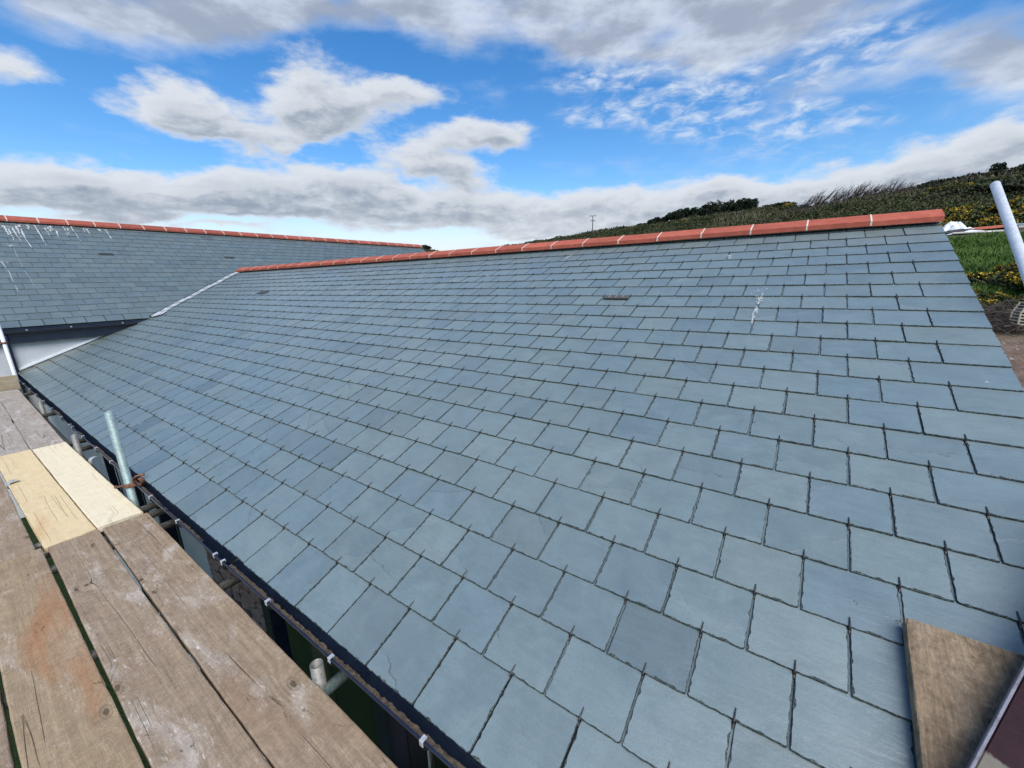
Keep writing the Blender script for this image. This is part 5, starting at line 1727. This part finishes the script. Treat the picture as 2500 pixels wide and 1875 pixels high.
for i, (a, r_, h_, w_, lab) in enumerate(((-4.6, 104, 2.2, 3.6, 'olive thicket just right of the dark tree row'), (-3.2, 98, 1.9, 3.2, 'low olive thicket left of the bare shrubs'), (7.5, 86, 1.7, 3.4, 'olive thicket right of the bare shrubs'), (8.9, 90, 1.9, 4.0, 'wide olive thicket above the end of the ridge'), (10.3, 94, 2.0, 4.0, 'dark olive thicket on the skyline above the gable'), (11.7, 96, 2.0, 4.0, 'olive thicket on the skyline left of the small lone tree'), (14.2, 100, 1.9, 4.4, 'olive thicket on the skyline behind the top of the tube'), (15.6, 102, 2.0, 4.6, 'olive thicket at the right edge of the skyline'), (17.2, 104, 2.0, 5.0, 'olive thicket just outside the right edge of the skyline'), (9.6, 66, 1.4, 3.6, 'low olive thicket in the middle of the right slope'), (11.6, 68, 1.5, 4.0, 'low dark thicket on the slope above the gorse'), (13.6, 70, 1.6, 4.0, 'low dark thicket on the slope behind the tube'))):
    tree(lab, a, r_, h_ * 0.85, w_ * 1.7, 90 + i, 'thickets on the hill', 0.12, 2400, 0.24, 'thicket', 0.8, M_OLIVE)
tree('small lone rounded tree on the skyline left of the tube top', 12.35, 97, 3.1, 2.0, 120, None, 0.1, 900, 0.24, 'windswept_tree')
bare_shrub('tiny leaning bare tree on the skyline beside the lone rounded tree', 11.6, 97, 2.6, 0.7, 0.5, 66, 8, None)
tree('dark treetop showing above the left ridge', -77.7, 80, 10.9, 6.4, 130, None, 0.05, 2600, 0.4, 'far_tree')
tree('dark bush beyond the far end of the left ridge', -46.9, 180, 3.0, 7.0, 131, None, 0.0, 1600, 0.5, 'far_tree')

# telegraph pole
tp = spot(-24.43, 120)
pole = empty('telegraph_pole', tp, label='thin telegraph pole with two crossarms on the far brow', category='telegraph pole')
side = Vector((math.cos(R(-24.4)), -math.sin(R(-24.4)), 0))
hP = CAM[2] + 120 * math.tan(R(7.72)) - tp[2]
M = Matrix.Translation(Vector(tp))
M_POLE = simple('tarred_pole', (0.035, 0.03, 0.028), (0.07, 0.06, 0.055), 8, 0.8)
b = MB(); b.path([(0, 0, -1), (0, 0, hP)], 0.13, 8, rs=[0.15, 0.10]); b.obj('post', M_POLE, pole, M)
for dz, wd in ((0.10, 1.75), (1.35, 1.25)):
    b = MB(); b.path([tuple(-side * wd / 2 + Vector((0, 0, hP - dz))), tuple(side * wd / 2 + Vector((0, 0, hP - dz)))], 0.07, 4)
    o = b.obj('crossarm', M_POLE, pole, M)
    for s_ in (-0.46, -0.2, 0.2, 0.46):
        b = MB(); q0 = side * wd * s_ + Vector((0, 0, hP - dz)); b.path([tuple(q0), tuple(q0 + Vector((0, 0, 0.28)))], 0.05, 5); b.obj('insulator', M_POLE, o, M)

# ------------------------------------------------------------------ building materials left on the grass
def at_px(px, py, r):
    """point at horizontal distance r along the photograph's sight line"""
    d_ = ray(px, py)
    return CAM + d_ * (r / math.hypot(d_[0], d_[1]))


def sheet(name, label, P, w, dpt, h, mat, seed, rot=0.0, cat='tarpaulin'):
    """a crumpled sheet lying in a heap"""
    g_ = random.Random(seed)
    n, m_ = 22, 12
    V, F = [], []
    for i in range(n):
        for j in range(m_):
            u, t = i / (n - 1) - 0.5, j / (m_ - 1) - 0.5
            z_ = h * max(0, 1 - (2 * u) ** 2) * max(0, 1 - (2 * t) ** 2) ** 0.7
            z_ *= 0.55 + 0.9 * float(hash_noise(np.array([u * 6 + seed]), np.array([t * 5.0]), 2)[0])
            z_ += 0.05 * h * g_.random()
            e = 0.12 * (float(hash_noise(np.array([u * 9]), np.array([t * 9 + seed]), 5)[0]) - 0.5)
            V.append((u * w * (1 + e), t * dpt * (1 + e), z_))
    for i in range(n - 1):
        for j in range(m_ - 1):
            F.append([i * m_ + j, (i + 1) * m_ + j, (i + 1) * m_ + j + 1, i * m_ + j + 1])
    me_ = np_mesh(name, V, F, mat)
    o_ = link(bpy.data.objects.new(name, me_), None, Matrix.Translation(Vector(P)) @ Matrix.Rotation(rot, 4, 'Z'), label=label, category=cat)
    md = o_.modifiers.new('thickness', 'SOLIDIFY'); md.thickness = 0.012
    return o_


M_TARP = simple('white_tarpaulin', (0.66, 0.70, 0.76), (0.80, 0.83, 0.87), 3, 0.5, 0.4, 0.02)
M_DARKT = simple('dark_sheeting', (0.02, 0.018, 0.022), (0.05, 0.045, 0.05), 6, 0.5)
M_REDP = simple('red_brown_pipe', (0.42, 0.10, 0.055), (0.52, 0.15, 0.09), 5, 0.55)
M_CREAM = simple('cream_plank', (0.66, 0.62, 0.52), (0.78, 0.75, 0.66), 5, 0.7)
M_ORANGE = simple('orange_clay', (0.50, 0.14, 0.055), (0.62, 0.22, 0.10), 10, 0.8)
RW2 = -R(12)
sheet('tarpaulin', 'crumpled white tarpaulin heap just right of the ridge end', at_px(2328, 566, 39.5), 1.35, 0.9, 0.55, M_TARP, 1, RW2)
sheet('tarpaulin', 'low white tarpaulin fold beside the red pipe', at_px(2358, 563, 39.6), 0.95, 0.7, 0.20, M_TARP, 4, RW2)
sheet('plastic_sheet', 'flat white sheet lying in front of the dark sheeting', at_px(2367, 570.5, 38.4), 2.2, 0.8, 0.16, M_TARP, 7, RW2, 'sheet')
sheet('plastic_sheet', 'dark sheeting under the white tarpaulin heap', at_px(2346, 568, 39.0), 1.9, 0.7, 0.22, M_DARKT, 9, RW2, 'sheet')


def beam(name, label, a, b_, w, h, mat, cat):
    a, b_ = Vector(a), Vector(b_)
    q_ = MB(); q_.box((-w / 2, -h / 2, 0), (w / 2, h / 2, (b_ - a).length), None, 0, min(w, h) * 0.12)
    q_.obj(name, mat, None, Matrix.Translation(a) @ (b_ - a).to_track_quat('Z', 'Y').to_matrix().to_4x4(), label=label, category=cat)


beam('pipe', 'long red-brown pipe lying behind the white sheets', at_px(2368, 560, 39.4), at_px(2475, 550, 40.5), 0.13, 0.16, M_REDP, 'pipe')
beam('plank', 'long cream plank lying along the edge of the grass', at_px(2325, 569.5, 38.0), at_px(2450, 563, 38.2), 0.20, 0.09, M_CREAM, 'plank')
beam('plank', 'cream plank right of the sloping tube', at_px(2486, 554, 39.0), at_px(2540, 551, 39.0), 0.2, 0.10, M_CREAM, 'plank')
beam('timber', 'grey timber lying behind the tube beside the cream plank', at_px(2470, 549, 40.0), at_px(2530, 547, 40.0), 0.2, 0.14, M_RENDER2, 'timber')
# stack of orange tiles
p = at_px(2436, 550, 41.0)
stk = empty('tile_stack', p, label='stack of orange clay tiles left of the sloping tube', category='tile stack')
q = MB(); q.box((-0.24, -0.15, 0), (0.24, 0.15, 0.05), None, 0, 0.008); tl_me = q.mesh('tile', M_ORANGE)
for i in range(7):
    link(bpy.data.objects.new('tile', tl_me), stk, Matrix.Translation(Vector(p) + Vector((rnd.uniform(-0.06, 0.06), rnd.uniform(-0.04, 0.04), 0.075 * i - 0.05))) @ Matrix.Rotation(RW2 + rnd.uniform(-0.1, 0.1), 4, 'Z'))
p = at_px(2482, 543, 41.0)
stk = empty('tile_stack', p, label='low stack of orange clay tiles right of the sloping tube', category='tile stack')
for i in range(4):
    link(bpy.data.objects.new('tile', tl_me), stk, Matrix.Translation(Vector(p) + Vector((rnd.uniform(-0.1, 0.1), 0, 0.075 * i - 0.1))) @ Matrix.Rotation(RW2 + rnd.uniform(-0.2, 0.2), 4, 'Z'))
p = at_px(2497, 546, 41.0)
q = MB(); q.box((-0.25, -0.25, -0.05), (0.25, 0.25, 0.32), None, 0, 0.03); q.box((-0.27, -0.27, 0.32), (0.27, 0.27, 0.37), None, 0, 0.015)
q.obj('storage_box', M_NAVY, None, Matrix.Translation(Vector(p)), label='dark blue lidded box at the right edge beside the orange tiles', category='box')

# brushwood heap and crate on the soil by the gable
p = spot(14.9, 15.6)
heap = empty('brushwood_heap', p, label='tangled heap of cut grey brushwood at the foot of the gorse', category='brushwood heap')
g_ = random.Random(31)
for part_, n_t, rr0 in (('branches', 130, 0.013), ('twigs', 420, 0.006)):
    b = MB()
    for _ in range(n_t):
        a_, r_ = g_.uniform(12.2, 17.4), g_.uniform(14.9, 16.5)
        c0 = Vector(spot(a_, r_)) + Vector((0, 0, g_.uniform(0.02, 0.5) * max(0.1, 1 - abs(r_ - 15.7))))
        an = g_.gauss(0.1, 0.7)
        ln = g_.uniform(0.25, 1.0)
        dv_ = Vector((math.cos(an), math.sin(an), g_.gauss(0, 0.25))) * ln / 2
        md_ = c0 + Vector((g_.gauss(0, 0.05), g_.gauss(0, 0.05), g_.uniform(0, 0.10)))
        b.path([c0 - dv_, md_, c0 + dv_], rr0, 4, rs=[rr0, rr0 * 0.8, rr0 * 0.4], cap=False)
    b.obj(part_, M_TWIG, heap)
p = at_px(2521, 768, 15.0)
cr = empty('crate', p - np.array([0, 0, 0.2]), label='cream barred crate lying on its side by the brushwood', category='crate')
M_CRATE = simple('cream_plastic', (0.40, 0.36, 0.26), (0.50, 0.46, 0.35), 8, 0.6)
Mc = Matrix.Translation(Vector(p)) @ Matrix.Rotation(RW2 + 0.35, 4, 'Z') @ Matrix.Rotation(0.12, 4, 'Y')
hw, hh_ = 0.16, 0.24
b = MB(); b.path([(-hw, 0, -hh_), (-hw - 0.035, 0, 0), (-hw + 0.03, 0, hh_)], 0.017, 6); b.obj('frame', M_CRATE, cr, Mc)
b = MB(); b.path([(hw, 0, -hh_), (hw + 0.035, 0, 0), (hw - 0.03, 0, hh_)], 0.017, 6)
b.obj('frame', M_CRATE, cr, Mc)
b = MB(); b.path([(-hw, 0.34, -hh_), (-hw - 0.03, 0.34, 0), (-hw + 0.03, 0.34, hh_)], 0.015, 6)
b.obj('frame', M_CRATE, cr, Mc)
for i in range(8):
    zz_ = -hh_ + 2 * hh_ * i / 7
    x_ = hw + 0.035 * (1 - (zz_ / hh_) ** 2)
    b = MB(); b.path([(-x_, 0.34, zz_), (-x_, 0, zz_), (x_, 0, zz_), (x_, 0.34, zz_)], 0.012, 5)
    b.obj('bar', M_CRATE, cr, Mc)
# stones lying on the soil
q = []
g2_ = np.random.default_rng(77)
P, r_, az_, _ = scatter(8, 34, 7.5, 16.5, 1500, 9)
b = MB()
for pp in P[:420]:
    s_ = g2_.uniform(0.015, 0.05) if g2_.uniform() < 0.9 else g2_.uniform(0.05, 0.10)
    vv = [(pp[0] + s_ * a * g2_.uniform(0.6, 1.3), pp[1] + s_ * c_ * g2_.uniform(0.6, 1.3), pp[2] + s_ * d_ * 0.6) for a, c_, d_ in ((1, 0, 0), (-1, 0, 0), (0, 1, 0), (0, -1, 0), (0, 0, 1), (0, 0, -0.5))]
    b.add(vv, [[0, 2, 4], [2, 1, 4], [1, 3, 4], [3, 0, 4], [2, 0, 5], [1, 2, 5], [3, 1, 5], [0, 3, 5]])
b.obj('stones', simple('pale_field_stone', (0.12, 0.095, 0.08), (0.26, 0.22, 0.19), 6, 0.9), None, None, kind='stuff', label='scattered pale stones on the bare soil by the gable', category='stones')
